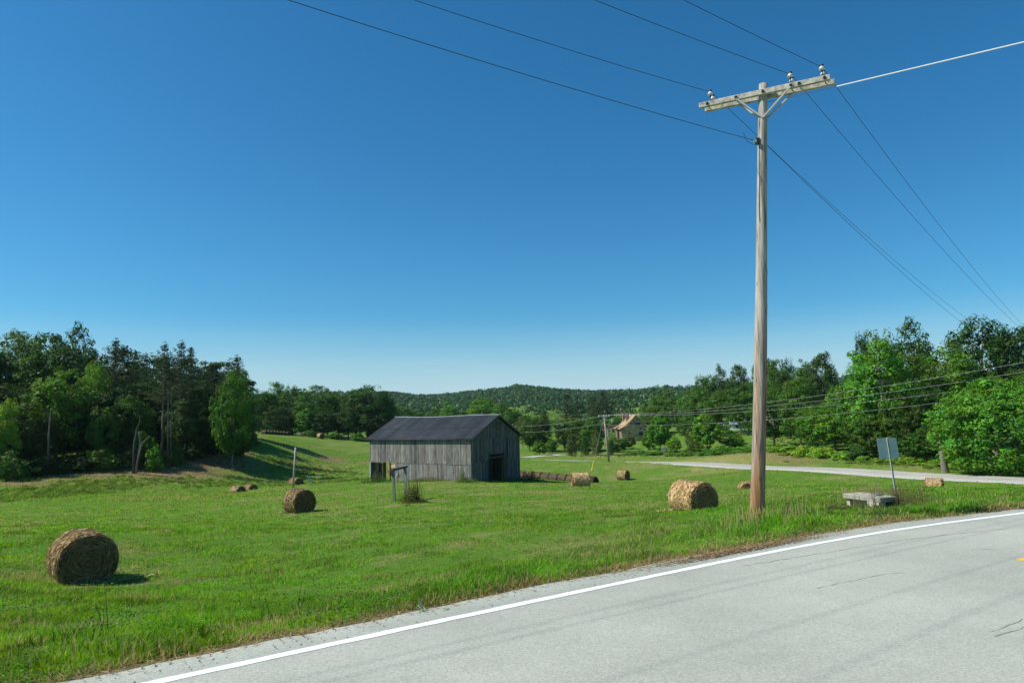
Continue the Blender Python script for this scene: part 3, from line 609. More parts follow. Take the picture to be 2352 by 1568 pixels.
mb.C[0] = (grey[None]*(.6+.8*fbm(a_*9, h_*5, 9, 4)[:, None]))*(1-f[:, None])+rust*f[:, None]
mb.C[0] = mb.C[0]*(1-f2[:, None])+(rust*.75+dk*.25)*f2[:, None]
mb.build('shaft', POLEM, pole, True)
# checks, knots and ground wire on the shaft
mb = MB()
def on_shaft(hf, ang, off=.0):
    c = ax_*hf; c = c+np.array([.02*math.sin(hf*5), 0, 0]); r_ = np.interp(hf, tt_, rad)+off; return c+np.array([math.cos(ang)*r_, math.sin(ang)*r_, 0])
for k in range(24):
    mb = MB()
    h0 = random.uniform(.05, .9); a0 = random.uniform(-2.9, -.2); ln = random.uniform(.01, .06)
    mb.tube([on_shaft(h0, a0, -.001), on_shaft(h0+ln/2, a0+.02, .001), on_shaft(h0+ln, a0+.01, -.001)], [.001, .007, .001], 5, False, (.05, .04, .03)); mb.build('wood_crack', WOOD, pole)
mb = MB(); mb.tube([on_shaft(.87-.0*q, -2.6+.0*q, .008) if q == 0 else on_shaft(.87-q*.034, -2.6+.06*q+.08*math.sin(q), .008) for q in range(7)], .006, 5, False, (.05, .05, .055)); mb.build('ground_wire', WIRE, pole)
# crossarms
AL = P(1607, 250, 16.95); AR = P(1893, 181, 15.62); off = np.array([.488, .872, 0])*.36
AL[2] = AR[2] = (AL[2]+AR[2])/2
cen = P(1757, 214, 16.1); dirA = (AR-AL); dirA /= np.linalg.norm(dirA); nrm = np.array([dirA[1], -dirA[0], 0]); nrm = nrm if nrm[1] < 0 else -nrm     # towards camera
mid_ = AL+dirA*np.dot(cen-AL, dirA)
topc = Bp+ax_*.975
frontC = AL+dirA*1.48
armZ = topc[2]-.02; front_c = topc+nrm*(.098+.045); back_c = topc-nrm*(.098+.045)
LA = 3.0; s0, s1 = -1.50, 1.42
arms = []
for cc_, e0, e1 in ((front_c, -1.5, 1.46), (back_c, -1.42, 1.54)):
    mb = MB(); mb.bar(cc_+dirA*e0-Bp, cc_+dirA*e1-Bp, .092, .125, col=(.43, .40, .34))
    V = mb.V[0]; o = mb.build('crossarm', ARMW, pole)
    mod = o.modifiers.new('bevel', 'BEVEL'); mod.width = .008; mod.segments = 2
for sg, q in ((front_c+nrm*.052, 1), (back_c-nrm*.052, 1)):
    for e in (-.62, .62):
        a = sg+dirA*e+np.array([0, 0, -.03]); bb = topc+ax_/hgt*(-.62)+(nrm if np.dot(sg-topc, nrm) > 0 else -nrm)*.115
        mb = MB(); mb.bar(a-Bp, bb-Bp, .035, .05, up=tuple(nrm), col=(.42, .41, .38)); mb.build('brace', METAL, pole)
for e in (-1.3, -.62, 0, .62, .80, 1.34):         # through bolts
    mb = MB(); c = topc+dirA*e; mb.bar(c+nrm*.24-Bp, c-nrm*.24-Bp, .018, .018, col=(.05, .05, .05)); mb.box(tuple(c+nrm*.2-Bp), (.05, .05, .05), 0, (.05, .05, .05)); mb.box(tuple(c-nrm*.2-Bp), (.05, .05, .05), 0, (.05, .05, .05)); mb.build('through_bolt', METAL, pole)
    for s_ in (1, -1):
        if abs(e) > .7:
            c2 = topc+nrm*.143*s_+dirA*(e+.08); m3 = MB(); m3.bar(c2+np.array([0, 0, .07])-Bp, c2-np.array([0, 0, .09])-Bp, .016, .105, col=(.04, .04, .045)); m3.build('insulator_strap', METAL, pole)

INS = []
for e in (-1.22, .62, 1.30):
    for s_ in (1, -1):
        p = topc+dirA*e+nrm*.143*s_+np.array([0, 0, .20]); insulator(pole, tuple(p-Bp), s=.86 if s_ > 0 else .8)
    INS.append(topc+dirA*e+np.array([0, 0, .345]))
NEU = Bp+ax_*.8585+np.array([-.16, -.07, 0])
mb = MB(); mb.box((0, 0, 0), (.10, .05, .16), 0, (.05, .05, .055)); mb.lathe([(0, -.04), (.045, -.035), (.03, 0), (.045, .035), (0, .04)], 12, (-.06, -.03, 0), (.4, .4, .4)); mb.tube([(-.06, -.03, 0), (-.2, -.1, .03)], .01, 6, True, (.25, .25, .25))
o = mb.build('neutral_bracket', METAL, pole); o.location = NEU-Bp
mb = MB(); mb.tube([(x_, y_, z_) for x_, y_, z_ in [(-.42, -.3, .10), (-.34, -.24, -.08), (-.18, -.15, -.13), (.02, -.06, -.12)]], .005, 5, False, (.03, .03, .03)); o = mb.build('jumper', WIRE, pole); o.location = NEU-Bp
# ------------------------------------------------------------------ wires
def wirepts(A, B, sag, n=60):
    t_ = np.linspace(0, 1, n)[:, None]; p = A*(1-t_)+B*t_; p[:, 2] -= (4*sag*t_*(1-t_))[:, 0]; return p
def wire(segs, rad, label, group=None, col=(.035, .035, .04), name='overhead_wire', cat='wire'):
    mb = MB()
    for A, B, sag in segs: mb.tube(wirepts(np.array(A, float), np.array(B, float), sag), rad, 6, True, col)
    return mb.build(name, WIRE, None, True, label=label, cat=cat, group=group)
def through(A, u, v, dirxy, dist, sag):
    """end point at horizontal distance dist from A along dirxy such that the sagging wire passes image point (u,v)"""
    r = ray(u, v); d2 = np.array(dirxy, float); d2 /= np.linalg.norm(d2)
    # solve A.xy + s*d2 = k*r.xy
    M_ = np.array([[d2[0], -r[0]], [d2[1], -r[1]]]); s_, k_ = np.linalg.solve(M_, -A[:2]); z = CAMZ+k_*r[2]; t_ = s_/dist
    zB = (z+4*sag*t_*(1-t_)-A[2]*(1-t_))/t_; return np.array([A[0]+d2[0]*dist, A[1]+d2[1]*dist, zB])
dl = (-.832, -.555)
WG = 'power lines strung on the big utility pole'
Ls = [through(INS[0], 950, 0, dl, 24, .35), through(INS[1], 1365, 0, dl, 24, .35), through(INS[2], 1570, 0, dl, 24, .35)]
NL = through(NEU, 660, 0, (-.838, -.545), 24, .3)
dr_ = (.68, .73)
Rs = [through(INS[0], 2225, 735, (.668, .744), 66, 1.2), through(INS[1], 2340, 750, (.675, .738), 66, 1.2), through(INS[2], 2348, 745, (.66, .75), 66, 1.2)]
NR = through(NEU+np.array([.2, .1, 0]), 2208, 740, (.652, .758), 66, 1.2)
print('wire ends', Rs, NR, Ls, NL)
WL = ['wire over the left end insulator of the crossarm', 'wire over the middle insulator of the crossarm', 'wire over the right end insulator of the crossarm']
for k in range(3): wire([(INS[k], Ls[k], .35), (INS[k], Rs[k], 1.2)], .006, WL[k], WG)
wire([(NEU, NL, .3), (NEU+np.array([.2, .1, 0]), NR, 1.2)], .006, 'lowest wire, tied to the pole shaft below the crossarm', WG)
# guy across the road with its pale rod
G0 = Bp+ax_*.955+np.array([.09, -.03, 0]); gd = (.9, -.1); G1 = P(1922, 199, 14.6); G2 = P(2352, 97, 12.4); gdir = (G2-G1)/np.linalg.norm(G2-G1)
g = empty('guy_wire', tuple(G0), label='thin guy with a long pale rod running right from the pole top', cat='guy wire')
mb = MB(); mb.tube([(0, 0, 0), tuple(G1-G0)], .006, 5, True, (.06, .06, .07)); mb.build('cable', WIRE, g)
mb = MB(); mb.tube([tuple(G1-G0), tuple(G2-G0+gdir*9)], .014, 8, True, (.72, .73, .72)); mb.build('fibreglass_rod', WIRE, g)
# far pole and its lines
FB = P(1399, 1062, 115); FB[2] = H1(FB[0], 115); FT = P(1387, 953, 115)
fp = empty('utility_pole', tuple(FB), label='distant leaning utility pole standing before the far road and stone house', cat='utility pole')
mb = MB(); mb.tube([(0, 0, -.3), tuple((FT-FB)*.5), tuple(FT-FB)], [.17, .15, .12], 12, True, (.33, .29, .24)); mb.build('shaft', POLEM, fp, True)
mb = MB(); fa = np.array([.8, .6, 0]); mb.bar(FT-FB-fa*1.2+[0, 0, -.25], FT-FB+fa*1.2+[0, 0, -.25], .1, .13, col=(.45, .44, .42)); mb.build('crossarm', POLEM, fp)
for e in (-1.1, .5, 1.1):
    mb = MB(); mb.lathe([(0, 0), (.09, .01), (.09, .08), (.04, .16), (0, .17)], 8, (0, 0, 0), (.7, .7, .68)); o = mb.build('insulator', CERAMIC, fp); o.location = FT-FB+fa*e+np.array([0, 0, -.16])
FG = 'power lines of the distant pole line'
fl = ['topmost of the four distant lines crossing the right hand trees', 'second from top of the four distant lines crossing the right hand trees', 'third from top of the four distant lines crossing the right hand trees', 'lowest of the four distant lines crossing the right hand trees']
for k, (v2, lb) in enumerate(zip((832, 854, 878, 899), fl)):
    A = FT+(fa*(-1.1, .5, 1.1)[k] if k < 3 else np.array([0, 0, -1.6])); 
    if k < 3: A = A+np.array([0, 0, .0])
    B_ = P(2352, v2, 66+k*.5); B2 = A+(B_-A)*1.15; ln = B2-A
    sag = 1.3; t0 = 1/1.15; B2[2] = B_[2]+(B_[2]-A[2])*.15; 
    zB = (B_[2]+4*sag*t0*(1-t0)-A[2]*(1-t0))/t0; B2[2] = zB
    wire([(A, B2, sag)], .014 if k < 3 else .012, lb, FG, (.30, .31, .32))
for k, (vv, lb) in enumerate(zip((975, 988), ('upper distant line running from the leaning pole behind the barn', 'lower distant line running from the leaning pole behind the barn'))):
    A = FT+np.array([0, 0, -.1-1.2*k]); B_ = P(1150, vv+4, 175); wire([(A, B_, .6)], .016, lb, FG, (.30, .31, .32))
g = empty('guy_wire', (FT[0]-.1, FT[1], FT[2]-.5), label='slanting guy of the distant pole with a yellow marker at its foot', cat='guy wire')
GE = P(1358, 1074, 104); GE[2] = H1(GE[0], 104); gv = GE-np.array([FT[0]-.1, FT[1], FT[2]-.5])
mb = MB(); mb.tube([(0, 0, 0), tuple(gv)], .018, 5, True, (.25, .27, .22)); mb.build('cable', WIRE, g)
mb = MB(); mb.tube([tuple(gv*.82), tuple(gv)], .036, 6, True, (.75, .55, .05)); mb.build('marker_sleeve', WIRE, g)
# slim post in the field with its two pale guy guards
a = P(673, 1111, 84); a[2] = H1(a[0], 84); b_ = P(679, 1027, 84)
t_ = empty('field_post', tuple(a), label='slim leaning grey wooden post standing in the field left of the barn', cat='post')
mb = MB(); mb.tube([(0, 0, -.3), tuple(b_-a)], [.12, .095], 10, True, (.36, .33, .29)); mb.build('shaft', POLEM, t_, True)
mb = MB(); mb.box(tuple((b_-a)*.86+np.array([.14, -.02, 0])), (.1, .06, .12), 0, (.1, .1, .1)); mb.tube([tuple((b_-a)*.9+np.array([.18, 0, 0])), tuple((b_-a)*.8+np.array([.2, 0, 0]))], .02, 6, True, (.5, .5, .5)); mb.build('bracket', METAL, t_)
for k, (u0, v0, u1, v1) in enumerate(((706, 1092, 715, 1109), (711, 1093, 718, 1109))):
    p1 = P(u1, v1, 84); p1[2] = H1(p1[0], 84)-.05; p0 = P(u0, v0, 84.3); mb = MB(); mb.tube([tuple(p0-p1), (0, 0, 0)], .045, 8, True, (.42, .44, .42))
    o = mb.build('guy_guard', WIRE, None, True, label=['left', 'right'][k]+' one of two pale slanting rods right of the slim post', cat='guy guard', group='pale guy guards in the field'); o.location = p1
# ------------------------------------------------------------------ wooden well frame with pulley
pa = P(907, 1152, 48); pa[2] = H1(pa[0], 48); pb_x = X(933.5, 50.7); pb = np.array([pb_x, 50.7, H1(pb_x, 50.7)])
ta = P(903, 1080, 48); tb = P(931, 1073.5, 50.7)
wf = empty('well_frame', tuple(pa), label='old wooden gallows frame with a hanging pulley in the field before the barn', cat='well frame')
for (q0, q1, c_) in ((pa, ta, (.22, .215, .21)), (pb, tb, (.30, .32, .31))):
    mb = MB(); mb.bar(q0-pa-[0, 0, .3], q1-pa, .13, .13, up=(0.2, 1, 0), col=c_); mb.build('post', WOOD, wf)
bd = (tb-ta)/np.linalg.norm(tb-ta)
mb = MB(); mb.bar(ta-bd*.32-pa+[0, 0, .05], tb+bd*.28-pa+[0, 0, .05], .17, .14, col=(.09, .085, .08)); mb.build('beam', WOOD, wf)
for (q, s_) in ((ta, -1), (tb, -1)):
    mb = MB(); mb.bar(q-pa+bd*(-.28)+[0, 0, -.03], q-pa+[0, 0, -.42], .08, .12, col=(.10, .10, .095)); mb.build('brace', WOOD, wf)
pc = ta+(tb-ta)*.42-pa
mb = MB(); Rm = np.array([bd*1.0, np.cross([0, 0, 1], bd), [0, 0, 1]])
an = np.linspace(0, 2*math.pi, 17); ring = [tuple(pc+[0, 0, -.42]+np.array([math.cos(q)*.02, 0, 0])+bd*math.cos(q)*.0+np.array([1, 0, 0])*math.cos(q)*.09+np.array([0, 0, 1])*math.sin(q)*.11) for q in an]
mb.tube(ring, .035, 6, False, (.5, .46, .36)); mb.build('pulley_wheel', METAL, wf); mb = MB(); mb.tube([tuple(pc+[0, 0, -.02]), tuple(pc+[0, 0, -.32])], .018, 6, True, (.07, .06, .05)); mb.build('pulley', METAL, wf); mb = MB(); mb.box(tuple(pc+[0, 0, -.42]), (.05, .09, .26), 0, (.10, .08, .06)); mb.build('pulley_block', METAL, wf)
mb = MB(); mb.tube([tuple(pc+[-.05, 0, -.5]), tuple(pc+[-.06, 0, -1.0]), tuple(pc+[-.04, 0, -1.45])], .009, 5, True, (.12, .11, .09)); mb.build('rope', WOOD, wf)
# ------------------------------------------------------------------ sign seen from behind and concrete box
sB_x = X(2052, 24.0); sB = np.array([sB_x, 24.0, H1(sB_x, 24.0)]); sT = P(2043, 1007, 23.6)
sg = empty('road_sign', tuple(sB), label='square metal road sign seen from behind on a leaning post by the concrete box', cat='road sign')
n_s = np.array([-math.sin(R(12)), math.cos(R(12)), 0]); sv = np.array([-.025, 0, 1.0])+n_s*.08; sv = sv*(sT[2]-sB[2]); sl_ = np.linalg.norm(sv); sa_ = sv/sl_
mb = MB(); side_ = np.array([math.cos(R(12)), math.sin(R(12)), 0]); side_ /= np.linalg.norm(side_); fw = np.cross(side_, sa_); fw = fw if fw[1] < 0 else -fw
for o1, wd_, dp in ((0, .05, .012), (-.022, .007, .03), (.022, .007, .03)): mb.bar(-sa_*.3+side_*o1+fw*dp*.4, sv+sa_*.02+side_*o1+fw*dp*.4, wd_, dp, up=tuple(fw), col=(.36, .40, .37))
for q in np.linspace(.1, sl_-.1, 26): mb.box(tuple(sa_*q+fw*.012), (.010, .006, .012), 0, (.03, .03, .03))
mb.build('post', METAL, sg)
pw = .76; c0 = sa_*(sl_-.34)-fw*.022; rr_ = .07; outl = []
for (cx_, cz_, a0) in ((1, 1, 0), (-1, 1, 90), (-1, -1, 180), (1, -1, 270)):
    for q in range(6): a = R(a0+q*18); outl.append((cx_*(pw/2-rr_)+rr_*math.cos(a), cz_*(pw/2-.03-rr_)+rr_*math.sin(a)))
V = [c0+side_*x_+sa_*z_+fw*.002 for x_, z_ in outl]+[c0+side_*x_+sa_*z_-fw*.002 for x_, z_ in outl]; n_ = len(outl)
mb = MB(); mb.add(V, [[k, (k+1) % n_, (k+1) % n_+n_, k+n_] for k in range(n_)], (), (.60, .62, .52))
V2 = V+[c0+fw*.002, c0-fw*.002]; mb.add(V2, (), [[2*n_, (k+1) % n_, k] for k in range(n_)]+[[2*n_+1, n_+k, n_+(k+1) % n_] for k in range(n_)], (.58, .60, .50)); mb.build('panel', METAL, sg)
for zz in (-.2, .22): mb = MB(); mb.tube([tuple(c0+sa_*zz+fw*.0), tuple(c0+sa_*zz+fw*.05)], .012, 8, True, (.5, .5, .5)); mb.build('bolt', METAL, sg)
# diamond sign far away
dp_ = P(1528, 1056, 119); dp_[2] = H1(dp_[0], 119); ds = empty('road_sign', tuple(dp_), label='small grey diamond sign back beside the far road', cat='road sign')
mb = MB(); mb.bar((0, 0, -.2), (0, 0, 2.3), .06, .05, up=(0, 1, 0), col=(.25, .27, .26)); mb.build('post', METAL, ds)
mb = MB(); q = .55; mb.add([(0, .04, 1.75-q), (q, .04, 1.75), (0, .04, 1.75+q), (-q, .04, 1.75), (0, .06, 1.75-q), (q, .06, 1.75), (0, .06, 1.75+q), (-q, .06, 1.75)], [[0, 1, 2, 3], [7, 6, 5, 4], [0, 4, 5, 1], [1, 5, 6, 2], [2, 6, 7, 3], [3, 7, 4, 0]], (), (.24, .27, .27)); mb.build('panel', METAL, ds)
# concrete box
cA = P(1942, 1160, 21.6); cB = P(2030, 1164, 20.6); cx_, cy_ = (cA[0]+cB[0])/2, 0
bL = P(1935, 1140, 22.2); bR = P(2021, 1146, 20.9); zt = bR[2]; dirb = np.array([bR[0]-bL[0], bR[1]-bL[1], 0]); LB_ = np.linalg.norm(dirb); rzb = math.atan2(dirb[1], dirb[0])
Lb = LB_; Db = .72
cb = empty('concrete_box', (bL[0], bL[1], zt), rzb, label='low old concrete cistern box with a cracked slab top by the roadside sign', cat='concrete box')
mb = MB(); mb.box((Lb/2, Db/2, -.03), (Lb, Db, .15), 0, (.28, .275, .225)); o = mb.build('slab', CONC, cb); bv = o.modifiers.new('bevel', 'BEVEL'); bv.width = .015
mb = MB(); mb.box((Lb*.46, Db*.56, .062), (Lb*.55, Db*.38, .035), 0, (.34, .33, .27)); mb.box((Lb*.46, Db*.56, .075), (Lb*.50, Db*.30, .035), 0, (.22, .21, .18)); o = mb.build('hatch', CONC, cb)
mb = MB(); mb.box((Lb*.1, .14, -.65), (.12, .12, 1.1), 0, (.5, .48, .4)); mb.build('pillar', CONC, cb)
mb = MB(); mb.box((Lb-.25, .13, -.6), (.42, .26, 1.0), 0, (.42, .4, .33)); mb.build('pillar', CONC, cb)
mb = MB(); mb.box((Lb-.4, .17, -.6), (.10, .10, 1.0), 0, (.5, .47, .38)); mb.build('pillar', CONC, cb)
mb = MB(); mb.box((Lb/2, Db-.12, -.6), (Lb-.15, .12, 1.0), 0, (.3, .29, .24)); mb.box((Lb/2-.1, .3, -.62), (Lb-.6, .1, .95), 0, (.40, .33, .24)); mb.box((Lb-.12, Db/2+.15, -.62), (.1, Db-.45, .95), 0, (.2, .18, .14)); mb.build('wall', CONC, cb)  # right end wall coloured darker to paint in its shade
# ------------------------------------------------------------------ stone house
def make_house():
    d = 205; hx = X(1464, d); gz = P(1466, 1003, d)[2]; s = d/F0
    # gable plane faces the camera-right; local x to the right along gable, local y away
    gw = 8.4; apz = P(1463, 951, d)[2]-gz; ez = 2.5; rt = empty('stone_house', (hx, d, gz), R(1), label='tan stone cottage with steep roof and two chimneys among the trees', cat='house')
    mb = MB(); mb.add([(-gw/2, 0, -1.5), (gw/2, 0, -1.5), (gw/2, 0, ez), (0, 0, apz-.25), (-gw/2, 0, ez)], (), [[0, 1, 2], [0, 2, 4], [4, 2, 3]], (.42, .32, .17))
    mb.add([(-gw/2, 12, -1.5), (gw/2, 12, -1.5), (gw/2, 12, ez), (0, 12, apz-.25), (-gw/2, 12, ez)], (), [[2, 1, 0], [4, 2, 0], [3, 2, 4]], (.42, .32, .17))
    mb.add([(-gw/2, 0, -1.5), (-gw/2, 12, -1.5), (-gw/2, 12, ez), (-gw/2, 0, ez)], [[3, 2, 1, 0]], (), (.22, .17, .11)); mb.add([(gw/2, 0, -1.5), (gw/2, 12, -1.5), (gw/2, 12, ez), (gw/2, 0, ez)], [[0, 1, 2, 3]], (), (.26, .20, .11))
    r = random.Random(4)
    for k in range(150):
        x_ = r.uniform(-gw/2, gw/2); z_ = r.uniform(-.5, apz-.6)
        if z_ > ez+(apz-ez)*(1-abs(x_)/(gw/2))-.4: continue
        tn = r.choice([(.42, .33, .17), (.20, .14, .08), (.34, .27, .14), (.14, .11, .08)]); mb.box((x_, -.02, z_), (r.uniform(.3, .7), .05, r.uniform(.2, .45)), 0, tn)
    mb.build('wall', STONE, rt)
    for sd_ in (-1, 1):
        mb = MB(); ex = sd_*(gw/2+.6); ez2 = ez-.3; m_ = sd_*gw*.34; mz = apz-(apz-ez2)*.74
        for y0, y1 in ((-.45, 12.4),):
            T = [(0, y0, apz), (m_, y0, mz+.0), (ex, y0, ez2+.25), (0, y1, apz), (m_, y1, mz), (ex, y1, ez2+.25)]
            low = [(a, b, c-.2) for a, b, c in T]; mb.add(T+low, [[0, 1, 4, 3], [1, 2, 5, 4], [9, 10, 7, 6], [10, 11, 8, 7], [6, 7, 1, 0], [7, 8, 2, 1], [3, 4, 10, 9], [4, 5, 11, 10], [8, 11, 5, 2]], (), (.31, .225, .135))
        mb.build('roof', STONE, rt)
    mb = MB(); mb.box((.3, -.06, 3.6), (1.9, .08, 1.3), 0, (.45, .45, .42)); w_ = mb.build('window', METAL, rt)
    mb = MB()
    for k in range(3): mb.box((-.27+.57*k, -.12, 3.6), (.5, .04, 1.05), 0, (.03, .035, .04))
    mb.build('pane', CERAMIC, w_)
    mb = MB(); mb.box((1.2, -.06, .9), (1.6, .08, 1.4), 0, (.45, .45, .42)); w_ = mb.build('window', METAL, rt); mb = MB(); mb.box((1.2, -.12, .9), (1.3, .04, 1.15), 0, (.03, .035, .04)); mb.build('pane', CERAMIC, w_)
    for (x_, y_, h_, w2) in ((-1.5, 5.2, apz+.3, .85), (-1.3, 11.4, apz+.5, 1.2)):
        mb = MB(); mb.box((x_, y_, h_/2+1.2), (w2, w2, h_-2.4), 0, (.22, .16, .11)); mb.box((x_, y_, h_+.03), (w2+.2, w2+.2, .16), 0, (.30, .27, .22)); mb.build('chimney', STONE, rt)
    pr = MB(); px, py = -gw/2-2.0, 6.0
    pr.add([(px-1.6, py-1.8, 2.7), (px+1.8, py-1.8, 3.5), (px+1.8, py+2, 3.5), (px-1.6, py+2, 2.7), (px-1.6, py-1.8, 2.45), (px+1.8, py-1.8, 3.2), (px+1.8, py+2, 3.2), (px-1.6, py+2, 2.45)], [[0, 1, 2, 3], [7, 6, 5, 4], [0, 4, 5, 1], [1, 5, 6, 2], [2, 6, 7, 3], [3, 7, 4, 0]], (), (.075, .045, .035)); pr.build('porch_roof', STONE, rt)
    for (x_, y_, w2) in ((px-1.35, py-1.6, .4), (px-.35, py-1.6, .3), (px+.9, py-1.6, .4), (px-1.35, py+1.7, .4)):
        mb = MB(); mb.box((x_, y_, .9), (w2, .4, 3.3), 0, (.52, .40, .26)); mb.build('porch_column', STONE, rt)
    mb = MB(); mb.box((px-.85, py-1.6, 2.2), (1.2, .36, .5), 0, (.50, .38, .25)); mb.build('porch_arch', STONE, rt)
make_house()
def shed(name, u, v, d, w_, dpt, h, rh, wc, rc, label, rz=0):
    p = P(u, v, d); rt = empty(name, tuple(p), rz, label=label, cat='building')
    mb = MB(); mb.box((0, 0, h/2-1), (w_, dpt, h+2), 0, wc); mb.build('wall', METAL, rt)
    mb = MB(); a = w_/2+.4; b = dpt/2+.4; mb.add([(-a, -b, h-.1), (a, -b, h-.1), (a, 0, h+rh), (-a, 0, h+rh), (-a, b, h-.1), (a, b, h-.1), (-a, -b, h-.25), (a, -b, h-.25), (-a, b, h-.25), (a, b, h-.25)], [[0, 1, 2, 3], [3, 2, 5, 4], [6, 7, 1, 0], [4, 5, 9, 8], [6, 8, 9, 7]], [[0, 3, 4], [1, 5, 2], [0, 4, 8], [0, 8, 6], [1, 7, 9], [1, 9, 5]], rc); mb.build('roof', ROOFM, rt)
    for k in range(max(1, int(w_//4))):
        mb = MB(); mb.box((-w_/2+2+k*3.6, -dpt/2-.04, h*.55), (1.1, .08, 1.0), 0, (.05, .06, .08)); mb.build('window', CERAMIC, rt)
shed('low_house', 1714, 986, 225, 9.5, 6, 1.9, 1.5, (.62, .64, .66), (.26, .31, .40), 'low white building with blue grey roof just left of the big pole', R(-14))
shed('low_house', 1640, 992, 245, 6, 5, 2.2, 1.3, (.66, .68, .70), (.3, .3, .32), 'small white building glimpsed behind the leafy tree left of the pole')
shed('low_house', 1787, 968, 235, 7, 6, 2.6, 1.5, (.60, .56, .55), (.30, .27, .26), 'pale house glimpsed through trees just right of the big pole')
#@@PART3
#@@PART3
# ------------------------------------------------------------------ leaves
def unit(v): return v/(np.linalg.norm(v, axis=-1, keepdims=True)+1e-9)
def leaf_quads(P_, Nn, size, r, aspect=.62):
    t_ = unit(np.cross(Nn, r.normal(size=Nn.shape))); b_ = np.cross(Nn, t_); s_ = np.asarray(size)[:, None]
    V = np.stack([P_-t_*s_*.5, P_-b_*s_*aspect*.5+Nn*s_*.06, P_+t_*s_*.5, P_+b_*s_*aspect*.5-Nn*s_*.04], 1); return V.reshape(-1, 3)
def crown_mesh(name, seed, rx, rz, cz, nclump, nleaf, lsize, clump=.12, hollow=.45, flat=.6, cone=0.0, lump=.3, zmin=0.0):
    r = np.random.default_rng(seed); d = unit(r.normal(size=(nclump*3, 3)))
    ph = r.uniform(0, 6.28, 6); env = 1+lump*(.5*np.sin(d[:, 0]*3.1+ph[0]+d[:, 2]*2)+.4*np.sin(d[:, 1]*4.3+ph[1])+.4*np.sin(d[:, 2]*5.2+ph[2]+d[:, 0]*2.2)+.3*np.sin(d[:, 0]*7+d[:, 1]*6+ph[3]))*.8
    q = (hollow+(1-hollow)*r.uniform(0, 1, len(d))**.6)*env; c = d*q[:, None]
    if cone: c[:, :2] *= (1-cone*np.clip((c[:, 2]+1)/2, 0, 1))[:, None]*1.15
    c = c*np.array([rx, rx, rz])+np.array([0, 0, cz]); ok = c[:, 2] > zmin; c = c[ok][:nclump]; nc = len(c)
    k = np.repeat(np.arange(nc), nleaf); cr = clump*rx*r.uniform(.6, 1.4, nc)
    dd = unit(r.normal(size=(len(k), 3))); q2 = r.uniform(.3, 1, len(k))**.5
    off_ = dd*q2[:, None]*cr[k][:, None]*np.array([1, 1, flat]); p = c[k]+off_; p[:, 2] = np.maximum(p[:, 2], .05)
    outw = unit(p-np.array([0, 0, cz])); Nn = unit(dd*.7+outw*.45+np.array([0, 0, .55])+r.normal(size=p.shape)*.45)
    sz = lsize*.92*np.exp(r.normal(0, .38, len(k)))*r.uniform(.75, 1.25, nc)[k]; V = leaf_quads(p, Nn, sz, r)
    cc = r.uniform(.72, 1.25, nc)[k]*r.uniform(.75, 1.25, len(k)); hue = r.normal(0, .10, nc)[k]+r.normal(0, .06, len(k))
    col = np.stack([cc*(1+hue*1.6), cc, cc*(1-hue)], 1).clip(.1, 3); F_ = np.arange(len(k)*4).reshape(-1, 4)
    return np_mesh(name, V, [F_], np.repeat(col, 4, 0), LEAF), c
def trunk_mesh(name, seed, h, r0, targets, barkc=(.17, .14, .11), lean=0, straight=False, nl=14):
    r = random.Random(seed); mb = MB(); top = h*.82; n_ = 12; tz = np.linspace(-.4, top, n_)
    wob = [0, 0]; pts = []
    for z in tz: 
        wob = [wob[0]+r.uniform(-1, 1)*h*(.002 if straight else .010), wob[1]+r.uniform(-1, 1)*h*(.002 if straight else .010)]; pts.append((wob[0]+lean*max(z, 0), wob[1], z))
    pts = np.array(pts); rad = r0*(1-.85*np.clip(tz/h, 0, 1))*np.where(tz < .3, 1.25, 1); mb.tube(pts, rad, 9, False, barkc)
    tg = list(targets); r.shuffle(tg)
    for c in tg[:nl]:
        zb = min(max(c[2]-np.hypot(c[0], c[1])*.7, h*.12), top*.95); i = np.interp(zb, tz, np.arange(n_)); b0 = np.array([np.interp(zb, tz, pts[:, 0]), np.interp(zb, tz, pts[:, 1]), zb])
        m1 = b0*.5+np.array(c)*.5+np.array([r.uniform(-.4, .4), r.uniform(-.4, .4), -.05*h*r.random()]); rb = r0*(1-.85*zb/h)*.5
        mb.tube([b0, b0*.75+m1*.25, m1, m1*.4+np.array(c)*.6, c], [rb, rb*.85, rb*.55, rb*.35, rb*.12], 6, False, barkc)
    return mb.mesh(name, BARK, True)
